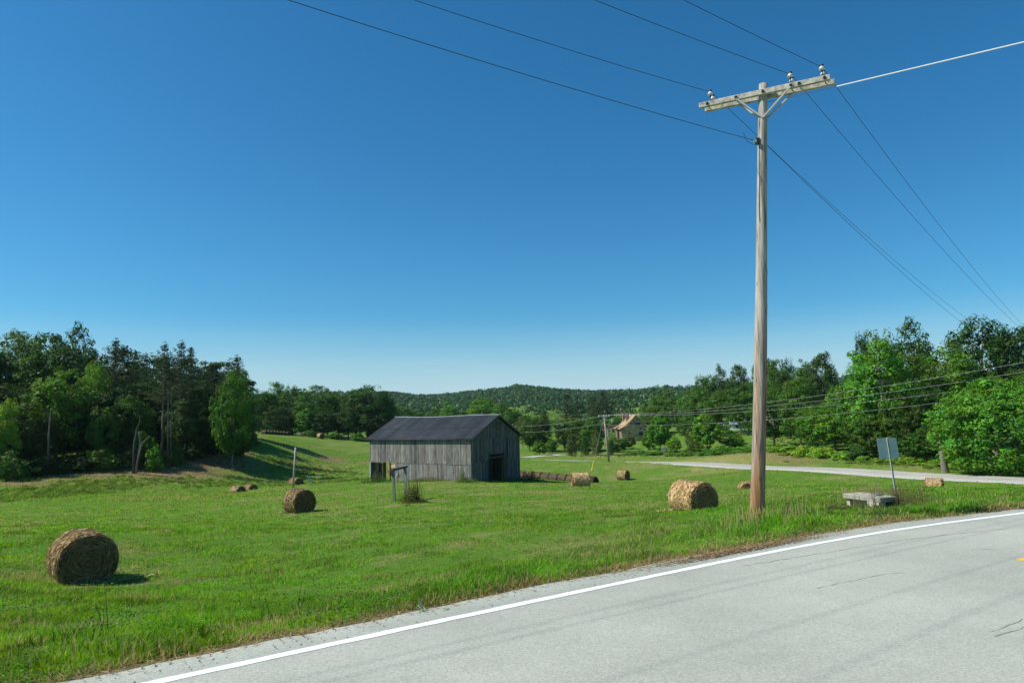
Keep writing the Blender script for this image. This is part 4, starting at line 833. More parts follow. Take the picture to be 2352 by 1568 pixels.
def pine_mesh(seed, h=16, w=6, z0=.38, dens=1.0, bark=(.15, .12, .095)):
    r = np.random.default_rng(seed); mb = MB(); lean = r.uniform(-.01, .01); mb.tube([(0, 0, -.4), (lean*h*.4, 0, h*.4), (lean*h, 0, h*.98)], [.22, .16, .03], 8, False, bark)
    Ps = []; z = h*z0; cs = []
    while z < h*.985:
        f = (z-h*z0)/(h*(1-z0)); L_ = w/2*(1-f)**.65*(.75+.5*r.random())*(.6+.4*min(1, f*5)); nb = r.integers(3, 6)
        for a in np.arange(nb)/nb*6.28+r.uniform(0, 6.28):
            l = L_*r.uniform(.55, 1.15); up = r.uniform(.02, .35)+f*.35; e = np.array([math.cos(a)*l+lean*z, math.sin(a)*l, z+l*up]); b_ = np.array([lean*z, 0, z])
            mb.tube([b_, b_*.5+e*.5+[0, 0, -.05*l], e], [.045, .03, .01], 4, False, (.16, .13, .10))
            for q in np.linspace(.35, 1, max(2, int(l/.45))): cs.append(b_+(e-b_)*q+r.normal(0, .10, 3))
        z += h*.028*r.uniform(.7, 1.3)
    for k in range(7):                        # dead stubs below the crown
        z = r.uniform(.12, z0)*h; a = r.uniform(0, 6.28); l = r.uniform(.4, 1.6); mb.tube([(0, 0, z), (math.cos(a)*l*.5, math.sin(a)*l*.5, z+.1*l), (math.cos(a)*l, math.sin(a)*l, z-.05*l)], [.04, .025, .008], 4, False, (.22, .19, .16))
    tm = mb.mesh('trunk', BARK, True); cs.append(np.array([lean*h, 0, h])); cs = np.array(cs); n_ = int(34*dens); k = np.repeat(np.arange(len(cs)), n_)
    dd = unit(r.normal(size=(len(k), 3))); p = cs[k]+dd*r.uniform(.08, .48, len(k))[:, None]*np.array([1, 1, .55]); Nn = unit(dd+[0, 0, .6]+r.normal(size=p.shape)*.5)
    V = leaf_quads(p, Nn, .24*r.uniform(.6, 1.3, len(k)), r, .28); cc = r.uniform(.7, 1.3, len(cs))[k]*r.uniform(.8, 1.2, len(k)); col = np.stack([cc, cc, cc], 1)
    return tm, np_mesh('crown', V, [np.arange(len(k)*4).reshape(-1, 4)], np.repeat(col, 4, 0), LEAF)
PROTO = {}
def protos():
    for k in range(6):                        # broad trees, foliage almost to the ground
        cm, c = crown_mesh('crown', 20+k, 4.4, 5.9, 7.4, 215, 84, .29, clump=.24, hollow=.55, lump=.24, zmin=.9); PROTO['broad', k] = (trunk_mesh('trunk', 20+k, 13, .24, c, nl=16), cm, 13.6, 9.6)
    for k in range(3):                        # oak like, clear trunk, open crown
        cm, c = crown_mesh('crown', 40+k, 4.8, 4.7, 8.9, 170, 84, .29, clump=.22, hollow=.55, lump=.26, zmin=3.4); PROTO['oak', k] = (trunk_mesh('trunk', 40+k, 13.5, .3, c, nl=26), cm, 14.0, 10.4)
    for k in range(2):                        # thin airy crowns
        cm, c = crown_mesh('crown', 50+k, 3.5, 4.2, 9.0, 120, 42, .27, clump=.26, hollow=.35, lump=.3, zmin=3.5); PROTO['airy', k] = (trunk_mesh('trunk', 50+k, 13, .17, c, barkc=(.30, .27, .23), nl=26), cm, 13.6, 7.8)
    for k in range(4):
        tm, cm = pine_mesh(60+k, 16, 6.2, (.36, .5, .30, .42)[k], .9); PROTO['pine', k] = (tm, cm, 16.3, 6.2)
    for k in range(2):
        cm, c = crown_mesh('crown', 70+k, 1.75, 3.2, 3.2, 150, 36, .17, clump=.3, hollow=.45, flat=1.2, cone=.72, lump=.14, zmin=.15); PROTO['cedar', k] = (trunk_mesh('trunk', 70+k, 6, .12, c, nl=4, straight=True), cm, 6.5, 3.7)
    for k in range(4):
        cm, c = crown_mesh('crown', 80+k, 2.1, 1.7, 1.35, 90, 42, .24, clump=.27, hollow=.35, lump=.3, zmin=.05); PROTO['bush', k] = (trunk_mesh('trunk', 80+k, 2.4, .06, c, nl=8), cm, 3.1, 4.4)
    cm, c = crown_mesh('crown', 91, 5.4, 4.9, 4.4, 760, 50, .22, clump=.12, hollow=.62, lump=.16, zmin=.5); PROTO['dome', 0] = (trunk_mesh('trunk', 91, 9, .25, c, nl=22), cm, 9.4, 11.0)
    for k in range(2):                        # bright maple-like round trees with big leaves
        cm, c = crown_mesh('crown', 95+k, 3.1, 3.9, 4.7, 190, 56, .30, clump=.2, hollow=.5, lump=.3, zmin=.9); PROTO['maple', k] = (trunk_mesh('trunk', 95+k, 8.2, .16, c, nl=14), cm, 8.8, 6.6)
protos()
NAMES = {'broad': ('broadleaf_tree', 'tree'), 'oak': ('oak_tree', 'tree'), 'airy': ('broadleaf_tree', 'tree'), 'pine': ('pine_tree', 'tree'), 'cedar': ('cedar_tree', 'tree'), 'bush': ('shrub', 'shrub'), 'dome': ('broadleaf_tree', 'tree'), 'maple': ('maple_tree', 'tree')}
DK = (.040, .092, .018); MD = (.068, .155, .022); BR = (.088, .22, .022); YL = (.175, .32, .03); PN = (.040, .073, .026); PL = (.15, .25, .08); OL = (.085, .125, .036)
cnt = {}
def tree(kind, u, d, vtop, wpx, col, label, group=None, rot=None, base=None, sink=.15, lean=0, x=None, pi=None):
    ks = [k for k in PROTO if k[0] == kind]; i = cnt.get(kind, 0); cnt[kind] = i+1; tm, cm, h0, w0 = PROTO[ks[(i if pi is None else pi) % len(ks)]]
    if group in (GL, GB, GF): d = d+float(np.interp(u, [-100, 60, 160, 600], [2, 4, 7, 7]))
    xx = X(u, d) if x is None else x; zb = H1(xx, d) if base is None else base; zt = P(u, vtop, d)[2]; Hh = max(zt-zb, .6); Ww = wpx/F0*d
    nm, cat = NAMES[kind]; o = empty(nm, (xx, d, zb-sink), random.uniform(0, 6.28) if rot is None else rot, label=label, cat=cat, group=group)
    o.scale = (Ww/w0, Ww/w0, Hh/h0)
    if lean: o.rotation_euler = (0, lean, 0)
    a = link('trunk', tm, o); b_ = link('crown', cm, o); j = random.uniform(.85, 1.15); jj = random.uniform(-.08, .08)
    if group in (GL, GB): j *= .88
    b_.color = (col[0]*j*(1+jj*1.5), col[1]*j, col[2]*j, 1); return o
T = tree
GL = 'trees of the left hand woods'; GB = 'shrubs along the foot of the left woods'; GF = 'dark filler trees inside the left woods'
# --- left woods (label says where along the edge)
T('broad', 25, 104, 757, 150, PL, 'pale feathery tree at the far left edge of the photo, tops the woods', GL)
T('broad', 95, 100, 768, 150, MD, 'green tree between the pale feathery tree and the tall round topped one', GL)
T('oak', 165, 96, 752, 120, DK, 'tallest left hand tree, its top in dark round tufts', GL)
T('broad', 128, 86, 838, 150, BR, 'large leafy tree in front of the left woods with a pale forked trunk below', GL)
T('broad', 2, 80, 905, 70, YL, 'bright narrow young tree at the very left edge by the bank', GL)
T('broad', 70, 83, 930, 120, DK, 'dark low tree in front at left, second from the photo edge', GL)
T('pine', 208, 104, 795, 62, PN, 'short pine just right of the tallest left hand tree', GL)
T('pine', 256, 102, 771, 92, PN, 'full dark pine, first tall pine from the left', GL)
T('broad', 212, 92, 826, 80, YL, 'yellow green leafy tree showing between dark pines', GL)
T('pine', 303, 104, 803, 50, PN, 'thin spired pine left of a twin spire in the left woods', GL)
T('pine', 327, 106, 806, 46, PN, 'thin spired pine right of its twin in the left woods', GL)
T('pine', 371, 87, 778, 80, PN, 'tall pine with a long bare pale trunk at the woods front', GL, rot=.4, pi=1)
T('pine', 410, 94, 775, 84, PN, 'tall dark pine close right of the bare trunked pine', GL)
T('pine', 432, 99, 792, 64, PN, 'pine on the right shoulder of the tall pine trio', GL)
T('pine', 479, 104, 828, 44, PN, 'slim lone pine spire in the gap of the left woods skyline', GL)
T('pine', 540, 103, 809, 88, PN, 'wide dark pine behind the bright end tree of the left woods', GL)
T('pine', 520, 105, 822, 60, PN, 'dark pine just left behind the bright end tree', GL)
T('broad', 532, 92, 846, 88, BR, 'bright green tree ending the left woods at the field corner', GL)
T('broad', 560, 97, 900, 60, MD, 'lower green tree at the right foot of the bright end tree', GL)
T('broad', 250, 90, 880, 110, DK, 'dark tree under the first tall pine', GL)
T('broad', 300, 88, 900, 90, MD, 'shaded tree left of the bare trunked pine', GL)
T('broad', 400, 100, 880, 90, DK, 'dark foliage below the tall pine trio', GL)
T('broad', 455, 96, 880, 90, DK, 'dark tree below the slim lone pine', GL)
T('broad', 500, 99, 880, 80, DK, 'dark tree tucked left of the bright end tree', GL)
T('broad', 180, 87, 905, 120, DK, 'dark tree in the shade right of the large front leafy tree', GL)
T('maple', 330, 85, 985, 44, BR, 'small bright sapling beside the leaning dead trunk', GL)
T('maple', 232, 84, 925, 70, MD, 'small sunlit sapling in the dark gap of the left woods', GL)
for k, (u, d, v) in enumerate([(-60,100,760),(-150,96,765),(-240,92,770),(-90,84,880),(-190,80,860),(-330,90,770),(60,118,775),(160,120,790),(260,120,800),(350,122,810),(440,124,820),(510,125,835),(-60,116,765),(-20,90,870),(110,98,860),(330,99,870),(210,106,860),(280,112,850),(425,110,860),(490,112,870)]):  # columns left of view are unseen trees, added to shade the bank
    T('broad', u, d, v, 150, DK, 'dark leafy tree deep inside the left woods, hardly seen or out of view', 'dark filler trees inside the left woods')  # leaves coloured dark to deepen the shade inside the wood
GB = 'shrubs along the foot of the left woods'
for (u, d, v, w_, c, lb) in [(25,77,1035,80,MD,'leafy shrub at the far left foot of the woods'),(95,79,1045,90,DK,'dark shrub under the large front leafy tree'),(170,80,1040,90,DK,'dark shrub in deep shade left of the dead trunk'),(240,82,1030,80,MD,'dim shrub below the sunlit sapling'),(300,84,1022,60,OL,'brownish shrub around the leaning dead trunk'),(352,84,1020,44,YL,'bright yellow green shrub at the foot of the bare trunked pine'),
   (400,88,1018,50,MD,'green shrub right of the bare trunked pine'),(440,92,1005,60,DK,'dark shrub above the bare earth bank'),(490,97,1000,60,DK,'dark shrub left below the bright end tree'),(540,101,985,56,MD,'shrub under the bright end tree'),(572,110,1000,40,BR,'last small shrub at the woods corner on the hill'),(600,70,1093,0,MD,'')]:
    if w_: T('bush', u, d, v, w_, c, lb, GB, sink=.2)
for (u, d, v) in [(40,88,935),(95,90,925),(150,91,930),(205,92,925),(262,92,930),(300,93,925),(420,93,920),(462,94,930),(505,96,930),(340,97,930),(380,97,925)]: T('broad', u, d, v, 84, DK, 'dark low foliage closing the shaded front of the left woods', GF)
# dead leaning trunk and bare forked stem
mb = MB(); a = P(308, 1030, 88.5); a[2] = H1(a[0], 88.5)-.2; q = [P(308,1022,88.5), P(312,1000,88.5), P(314,985,88.5), P(320,972,88.5), P(322,957,88.5), P(318,954,88.5)]
mb.tube([a]+q, [.15, .12, .10, .08, .06, .05, .02], 8, True, (.11, .10, .085)); mb.tube([a+[.3, 0, 0], P(322,1010,88.6), P(318,990,88.5)], [.12, .1, .06], 6, True, (.22, .19, .16)); mb.tube([a+[.2, 0, .2], P(326,1018,88.2), P(345,1000,88)], [.1, .08, .03], 6, True, (.2, .17, .15))
mb.build('dead_trunk', BARK, None, True, label='twisted bare dead trunk leaning at the edge of the left woods', cat='dead tree')
for k, (u, d, v, lb) in enumerate([(386, 93, 875, 'thin bare grey trunk just right of the bare trunked pine'), (393, 93.5, 885, 'thinnest bare trunk, second right of the bare trunked pine')]):
    p = P(u, 1030, d); p[2] = H1(p[0], d)-.2; mb = MB(); mb.tube([p, P(u+.5, (1010+v)/2, d), P(u, v, d)], [.09, .07, .02], 7, True, (.14, .12, .10)); mb.build('bare_trunk', BARK, None, True, label=lb, cat='tree trunk', group='bare thin trunks in the left woods')
p = P(113, 1010, 84.5); mb = MB(); mb.tube([[p[0], p[1], H1(p[0], 84.5)-.2], P(112,1000,84.5), P(115,960,84.5), P(118,940,84.5)], [.12, .10, .08, .05], 8, False, (.13, .12, .10)); mb.tube([P(115,965,84.5), P(106,945,84.5), P(88,928,82)], [.08, .05, .02], 6, False, (.13, .12, .10)); mb.build('bare_trunk', BARK, None, True, label='pale forked trunk under the large front leafy tree at left', cat='tree trunk')
# --- tree row behind the hill crest
GM = 'tree row beyond the hill crest'
for (k, u, d, v, w_, c, lb) in [('broad',592,196,888,60,MD,'first tree of the hill crest row next to the left woods'),('broad',628,200,880,62,MD,'second tree of the hill crest row from the left'),('airy',650,204,872,34,MD,'small tuft topped tree rising above the left part of the crest row'),('broad',668,198,884,56,MD,'rounded tree left of centre in the crest row'),
   ('broad',712,196,884,76,MD,'broad domed tree behind the two crest bales'),('maple',700,188,934,44,BR,'light green small tree in front of the crest row'),('broad',752,200,892,50,MD,'green tree right of the two crest bales'),('broad',778,198,894,56,MD,'pale topped tree left of the great dark oak'),('oak',846,192,881,118,DK,'great dark oak at the right end of the crest row'),
   ('oak',818,196,886,70,DK,'dark oak crowding the left side of the great oak'),('broad',884,196,900,52,MD,'green tree right of the great dark oak'),('broad',800,190,930,70,DK,'shaded tree below the great dark oak'),('broad',862,190,930,80,DK,'dark lower tree in front of the great oak'),('broad',640,188,930,70,DK,'dark lower tree in the left part of the crest row'),('broad',740,189,935,70,DK,'dark lower tree behind the right crest bale'),('broad',902,205,925,44,MD,'last low tree of the crest row beside the barn roof')]: T(k, u, d, v, w_, c, lb, GM)
for (u, d, v, w_, c, lb) in [(872,186,990,40,BR,'bright bush left above the barn roof'),(715,184,985,30,MD,'bush below the light green small tree'),(820,186,992,40,BR,'bright bush at the foot of the great dark oak'),(660,186,985,40,DK,'dark bush behind the grey bale row on the crest'),(770,185,992,40,MD,'bush at the foot of the crest row')]: T('bush', u, d, v, w_, c, lb, GM)
# --- middle distance behind the barn
GV = 'trees scattered in the valley behind the barn'
for (k, u, d, v, w_, c, lb) in [('broad',1113,285,906,66,BR,'large bright round tree above the barn ridge'),('broad',1030,290,924,40,BR,'smaller bright round tree above the middle of the barn roof'),('broad',1085,300,935,46,YL,'yellow green tree left of the large bright round tree'),('broad',1155,260,925,56,MD,'dull green tree just right of the large bright round tree'),('broad',1180,240,938,50,MD,'tree behind the barn gable peak'),
   ('broad',930,300,930,56,MD,'leftmost green tree behind the barn roof'),('broad',965,310,940,50,MD,'low tree behind the left part of the barn roof'),('broad',1000,300,940,46,MD,'low tree left of the smaller bright round tree'),('broad',1060,290,942,46,MD,'low tree right of the smaller bright round tree'),
   ('broad',1218,172,952,54,MD,'bushy tree right against the barn gable'),('broad',1245,170,945,50,DK,'dark bushy tree, second right of the barn gable'),('maple',1239,155,1012,34,BR,'small drooping tree by the driveway right of the barn'),('airy',1200,176,950,40,OL,'thin olive tree at the edge of the barn gable'),
   ('pine',1305,232,903,72,PN,'dark spreading white pine left of the distant pole'),('pine',1388,226,895,86,PN,'big dark pine behind the top of the distant pole'),('pine',1365,235,905,60,PN,'dark pine half behind the big one at the distant pole'),('pine',1330,240,918,50,PN,'smaller dark pine between the two big pines')]: T(k, u, d, v, w_, c, lb, GV)
GH = 'trees and shrubs around the stone house'
for (k, u, d, v, w_, c, lb) in [('broad',1298,176,962,56,DK,'dark green tree at the left end of the clump before the stone house'),('broad',1330,170,955,62,MD,'bushy tree in the clump left of the distant pole'),('broad',1362,166,958,58,MD,'bushy tree just left of the distant pole'),('cedar',1314,152,992,34,OL,'brownish cedar left in the clump before the far road'),('cedar',1345,150,1000,28,DK,'small dark cedar left of the distant pole foot'),
   ('cedar',1372,152,985,34,OL,'olive cedar directly left of the distant pole'),('maple',1418,160,1000,50,MD,'rounded shrubby tree right of the distant pole, below the house porch'),('maple',1446,168,1000,34,MD,'small round tree below the house gable'),('cedar',1404,150,1005,26,DK,'dark cedar behind the foot of the distant pole'),('maple',1492,160,992,34,BR,'bright shrubby tree in front of the right side of the house'),
   ('maple',1517,146,950,62,BR,'bright full maple right of the stone house'),('maple',1549,142,1000,34,YL,'small bright tree right of the full maple'),('cedar',1590,140,972,36,OL,'tall olive brown cedar between two bright maples'),('maple',1626,136,948,74,BR,'bright spreading maple left of the big pole'),('maple',1600,134,1010,34,MD,'low green tree at the foot of the olive cedar'),('broad',1672,150,985,60,MD,'grey green bushy tree between the maple and the big pole'),('maple',1690,136,1000,50,BR,'low bright tree just left of the big pole'),
   ('broad',1530,240,898,76,MD,'dark rounded tree behind the full maple'),('broad',1494,245,925,50,MD,'tree behind the right side of the stone house'),('broad',1562,235,905,50,MD,'tree filling the gap behind the small bright tree'),('broad',1590,230,885,56,MD,'tall tree at the left foot of the right hand hill wood'),('broad',1585,180,955,50,MD,'tree behind the olive cedar'),('maple',1268,165,1005,30,MD,'small tree by the bend of the driveway')]: T(k, u, d, v, w_, c, lb, GH)
# --- hill wood right
GR = 'trees of the right hand hill wood'
for (k, u, d, v, w_, c, lb) in [('broad',1625,205,858,70,MD,'left end tree of the right hand hill wood'),('oak',1662,200,843,64,DK,'dark tree in the hill wood left of the big pole'),('broad',1703,196,836,64,DK,'dark topped tree touching the left side of the big pole'),('oak',1768,185,812,72,DK,'tall dark tree just right of the big pole'),('airy',1822,190,808,40,DK,'thin crowned tree rising above the hill wood'),('broad',1800,180,828,70,MD,'green tree below the thin crowned one'),
   ('oak',1897,150,804,78,DK,'isolated dark round tree beside the gap of sky'),('broad',1855,160,822,70,MD,'green tree left of the isolated dark round tree'),('broad',1650,190,890,80,MD,'lower tree of the hill wood left of the big pole'),('broad',1720,180,880,90,MD,'lower tree behind the big pole'),('broad',1600,200,900,60,MD,'lowest left tree of the hill wood'),('broad',1780,130,890,110,MD,'large shaded tree right of the big pole with forked trunk'),
   ('broad',1842,122,868,96,MD,'leafy tree in the middle of the lower hill wood'),('broad',1880,112,925,96,BR,'bright leafy tree above the bank left of the road sign'),('broad',1942,116,872,90,BR,'bright leafy tree below the gap of sky'),('maple',1920,104,945,96,BR,'low bright tree left behind the road sign'),('broad',1812,150,860,80,DK,'dark tree behind the middle of the lower hill wood')]: T(k, u, d, v, w_, c, lb, GR)
GC = 'trees of the big clump at right'
for (k, u, d, v, w_, c, lb) in [('broad',1998,108,758,50,DK,'narrow pointed dark tree at the left top of the right clump'),('airy',2032,112,740,90,PL,'pale airy tree top above the right clump'),('oak',2112,110,740,130,DK,'blue green airy oak crown in the middle of the right clump'),('broad',2036,90,782,170,BR,'very large bright tree behind and left of the road sign'),('broad',2125,92,815,140,MD,'green tree right of the very large bright one'),('broad',2205,94,782,150,BR,'bright topped tree under the wires at right'),
   ('oak',2278,100,720,180,DK,'tallest dark oak at the right, wires crossing its top'),('oak',2370,98,735,130,DK,'dark oak cut by the right photo edge'),('broad',2160,84,870,110,DK,'dark tree beside the bare leaning trunk'),('broad',2075,86,905,100,MD,'green lower tree behind the road sign'),('maple',2010,88,935,90,MD,'low leafy tree left of the road sign panel'),('broad',1975,98,850,90,MD,'tree on the left flank of the very large bright tree'),('broad',2270,96,850,130,MD,'green tree between dark oak and domed tree'),('broad',2350,92,850,110,MD,'green tree at the right edge above the domed tree'),('maple',2130,80,975,90,MD,'low tree right of the road sign panel')]: T(k, u, d, v, w_, c, lb, GC)
T('dome', 2292, 65.5, 861, 262, BR, 'big low domed leafy tree by the far road at the right edge', rot=1.0)
p = P(2172, 1084, 70); p[2] = H1(p[0], 70)-.2; mb = MB(); mb.tube([p, P(2163,1040,70), P(2157,1012,70), P(2154,985,70.5)], [.34, .26, .22, .15], 10, False, (.21, .185, .165)); mb.build('bare_trunk', BARK, None, True, label='bare pale leaning trunk left of the big domed tree', cat='tree trunk')
GS = 'low shrubs on the bank beyond the far road'
sh = [(1790,106,1018,50),(1822,103,1016,56),(1858,100,1018,60),(1896,97,1022,60),(1940,93,1030,60),(1968,90,1016,48),(2000,88,1038,60),(2040,85,1042,60),(2078,83,1040,60),(2112,80,1046,56),(2142,78,1050,50),(2200,74,1050,50),(1740,110,1020,50),(1700,114,1020,40),(1660,118,1020,50),(1625,124,1026,50),(1575,128,1030,40),(1500,140,1030,50),(1465,146,1030,46),(1440,146,1036,40),(1545,132,1034,36)]
where = ['right beside the big pole','second right of the big pole','third right of the big pole','left of the road sign','under the low bright tree left of the sign','dark one left beside the sign panel','behind the left edge of the sign panel','behind the sign post','right of the sign post','second right of the sign post','left of the leaning trunk','at the foot of the domed tree','half hidden left of the big pole','left of the big pole','under the spreading maple','under the olive cedar','left of the olive cedar','below the full maple','below the stone house','left below the stone house','under the small bright tree']
for (u, d, v, w_), lb in zip(sh, where): T('bush', u, d, v, w_*1.15, DK if 'dark' in lb else (YL if u > 1750 else BR), 'low leafy shrub on the bank, '+lb, GS, sink=.3)
# vines and weeds round the concrete box, weed clumps at the barn foot
def weed(u, d, w_, h_, col, label, name='weed_clump', cat='weeds', n_=500, sz=.05, tall=12, group=None, x=None, spread=1.0, stemc=(.20, .16, .08)):
    r = np.random.default_rng(int(u*7+d)); xx = X(u, d); z = H1(xx, d); p = np.stack([r.normal(0, w_/3, n_), r.normal(0, w_/3*spread, n_), np.abs(r.normal(0, h_/2.2, n_))], 1)
    p[:, 2] *= np.exp(-(p[:, 0]**2+p[:, 1]**2)/(w_*w_*.35)); gz = height(p[:, 0]+xx, p[:, 1]+d)-z; p[:, 2] += gz
    Nn = unit(r.normal(size=p.shape)+[0, -.2, .7]); V = leaf_quads(p, Nn, sz*r.uniform(.5, 1.5, n_), r, .5); c = np.array(col)[None]*r.uniform(.6, 1.4, (n_, 1))
    mb = MB(); mb.add(V, np.arange(n_*4).reshape(-1, 4), (), np.repeat(c, 4, 0))
    for k in range(tall):
        a = np.array([r.normal(0, w_/4), r.normal(0, w_/4*spread), 0]); l = r.uniform(-.18, .18, 2)*h_; e = a+[l[0], l[1], h_*r.uniform(.7, 1.5)]; a[2] += H1(a[0]+xx, a[1]+d)-z-.03
        mb.tube([a, a*.5+e*.5+[l[0]*-.2, 0, 0], e], [.006+d*.0001, .004+d*.0001, .002+d*.0001], 4, False, stemc)
    o = mb.build(name, GRASS, None, label=label, cat=cat, group=group); o.location = (xx, d, z); return o
weed(948, 46.5, 1.1, 1.0, (.10, .12, .035), 'brownish tuft of tall weeds right of the wooden well frame', n_=1500, sz=.10, tall=60, stemc=(.10, .075, .035))
weed(930, 48.8, 1.1, .5, (.10, .20, .03), 'green weeds at the foot of the right well frame post', n_=700, sz=.09, tall=16)
weed(1962, 20.8, .9, .26, (.12, .13, .05), 'dry weeds before the left half of the concrete box', n_=600, sz=.04, tall=24)
weed(2008, 20.4, .35, .4, (.06, .07, .025), 'dark vines hanging on the near face of the concrete box', n_=260, sz=.04, tall=12)
weed(2048, 21.2, .5, .5, (.10, .09, .035), 'brown vines on the right end of the concrete box', n_=900, sz=.05, tall=40)
weed(1915, 20.0, .9, .28, (.10, .09, .04), 'brown weed patch in the grass left of the concrete box', n_=900, sz=.05, tall=30)
weed(2000, 24.5, 1.5, .4, (.20, .22, .10), 'pinkish tall weeds behind the concrete box', n_=900, sz=.035, tall=60, stemc=(.36, .27, .18))
weed(2085, 22.5, 1.2, .45, (.13, .15, .05), 'weeds right of the concrete box', n_=900, sz=.05, tall=50)
weed(1075, 75.2, 2.0, .6, (.09, .16, .03), 'weeds at the near corner of the barn', n_=700, sz=.13, tall=20)
weed(1062, 75.6, .8, 1.6, (.09, .20, .03), 'climbing green weed on the front barn wall', n_=260, sz=.16, tall=8)
weed(862, 80.6, 2.4, .9, (.06, .13, .025), 'dark weeds at the open left bay of the barn', n_=1000, sz=.14, tall=24)
weed(1215, 85, 2.4, .9, (.05, .10, .025), 'dark weeds beyond the gable wall before the old bale row', n_=900, sz=.15, tall=24)
weed(1160, 80, 3.0, .4, (.08, .15, .03), 'weeds along the gable wall of the barn', n_=700, sz=.13, tall=20)
weed(980, 77.5, 5.0, .4, (.11, .17, .04), 'weeds along the front wall of the barn', n_=1200, sz=.12, tall=60, spread=.3)
weed(258, 9.9, .16, .5, (.10, .18, .04), 'thin weed stalks in the left foreground grass', n_=40, sz=.035, tall=4, stemc=(.12, .17, .06))
weed(692, 11.6, .10, .4, (.10, .16, .04), 'single dark stalk in the grass above the road, left of centre', n_=20, sz=.04, tall=2, stemc=(.05, .08, .03))
weed(965, 8.9, .16, .12, (.30, .42, .28), 'small silvery leafed weed at the pavement edge', n_=60, sz=.07, tall=2)
weed(1022, 8.95, .16, .10, (.20, .36, .16), 'pale green rosette weed at the pavement edge', n_=60, sz=.07, tall=0)
weed(1738, 15.8, .6, .26, (.14, .24, .06), 'tall dry grass clump around the foot of the big pole', n_=300, sz=.045, tall=50, stemc=(.50, .44, .20))
weed(1700, 15.2, .8, .38, (.10, .22, .04), 'seeding grass clump left of the big pole foot', n_=300, sz=.04, tall=40, stemc=(.36, .42, .14))
weed(1812, 16.2, .9, .32, (.11, .18, .05), 'seeding grass clump right of the big pole foot', n_=300, sz=.04, tall=40, stemc=(.46, .42, .20))
# ------------------------------------------------------------------ far woods covering the hills
r = np.random.default_rng(99); n_ = 15000; rr = 385+np.sqrt(r.uniform(0, 1, n_))*860; uu = r.uniform(250, 2500, n_); yv = rr/np.sqrt(1+((uu-1176)/F0)**2); xv = (uu-1176)/F0*yv
clear = (vnoise(xv/90, yv/60, 77) > .66) & (rr < 620) & (uu > 850)
xv, yv, rr = xv[~clear], yv[~clear], rr[~clear]; zv = height(xv, yv); n_ = len(xv)
nl = 56; k = np.repeat(np.arange(n_), nl); R_ = 3.0+r.exponential(1.4, n_).clip(0, 5); hh = r.uniform(8, 13, n_); d_ = unit(r.normal(size=(len(k), 3))); d_[:, 2] = np.abs(d_[:, 2])*1.0-.15
p = np.stack([xv, yv, zv+hh-R_*.8], 1)[k]+d_*R_[k][:, None]*r.uniform(.65, 1.05, len(k))[:, None]*np.array([1, 1, 1.05])
Nn = unit(d_+r.normal(size=d_.shape)*.3); V = leaf_quads(p, Nn, 1.7*r.uniform(.4, 1.3, len(k)), r, .8)
hv = (r.uniform(.8, 1.2, n_)*(.6+.9*fbm(xv/70, yv/50, 3, 3)))[k]*r.uniform(.9, 1.1, len(k)); c = np.stack([.034*hv*(1+.5*r.uniform(-1, 1, n_)[k]*.6), .088*hv, .022*hv], 1)
link('far_wood', np_mesh('far_wood', V, [np.arange(len(k)*4).reshape(-1, 4)], np.repeat(c, 4, 0), leafmat('far_leaf', .2, False)), kind='stuff', label='wooded hills closing the valley in the distance', cat='woods')
# hedge-like mass between 250 and 400 m
n_ = 1500; uu = r.uniform(560, 2450, n_); yv = r.uniform(235, 400, n_); xv = (uu-1176)/F0*yv; ok = (vnoise(xv/35, yv/30, 5) > .42) & ~((uu > 1440) & (uu < 1560) & (yv < 360)) & ~((uu > 1640) & (uu < 1800)); ok &= ~((np.abs(uu-1270) < 40) & (yv < 330)); xv, yv = xv[ok], yv[ok]; n_ = len(xv); zv = height(xv, yv)
nl = 130; k = np.repeat(np.arange(n_), nl); R_ = r.uniform(2.2, 4.2, n_); hh = R_*r.uniform(1.3, 1.9, n_); d_ = unit(r.normal(size=(len(k), 3))); 
p = np.stack([xv, yv, zv+hh*.5], 1)[k]+d_*np.stack([R_, R_, hh*.55], 1)[k]*r.uniform(.6, 1.05, len(k))[:, None]; Nn = unit(d_+[0, 0, .3]+r.normal(size=d_.shape)*.4); V = leaf_quads(p, Nn, .85*r.uniform(.5, 1.3, len(k)), r, .7)
hv = r.uniform(.7, 1.5, n_)[k]*r.uniform(.75, 1.25, len(k)); c = np.stack([.045*hv, .115*hv, .022*hv], 1)
link('valley_thicket', np_mesh('valley_thicket', V, [np.arange(len(k)*4).reshape(-1, 4)], np.repeat(c, 4, 0), leafmat('thicket_leaf', .25, False)), kind='stuff', label='mixed thickets and hedgerows in the valley beyond the barn', cat='thicket')
# undergrowth: rough plants on the banks
def hits(n_, u0, u1, d0_, d1_):
    uu = r.uniform(u0, u1, n_); yy_ = r.uniform(d0_, d1_, n_); return (uu-1176)/F0*yy_, yy_
bx = []; 
for (n_, u0, u1, a, b_, sz, c) in [(2600,-100,600,66,92,.5,(.13,.215,.035)),(900,400,860,88,120,.5,(.14,.22,.045)),(1500,1230,2200,104,150,.55,(.10,.15,.04)),(1500,1750,2450,66,108,.5,(.10,.165,.035))]:
    x_, y_ = hits(n_, u0, u1, a, b_); Df, _ = polydist(x_, y_, FR); ok = (Df > FRW+1.2) & (vnoise(x_/5, y_/5, 8) > .35)
    if u0 > 1000: ok &= y_ > np.interp((x_/y_*F0+1176), [1230, 1545, 1757, 2050, 2352], [152, 131, 99, 77, 64])
    elif u0 < 0: ok &= y_ > np.interp((x_/y_*F0+1176), [0, 300, 600], [65, 77, 92])
    x_, y_ = x_[ok], y_[ok]; bx.append((x_, y_, np.full(len(x_), sz), np.tile(c, (len(x_), 1))))
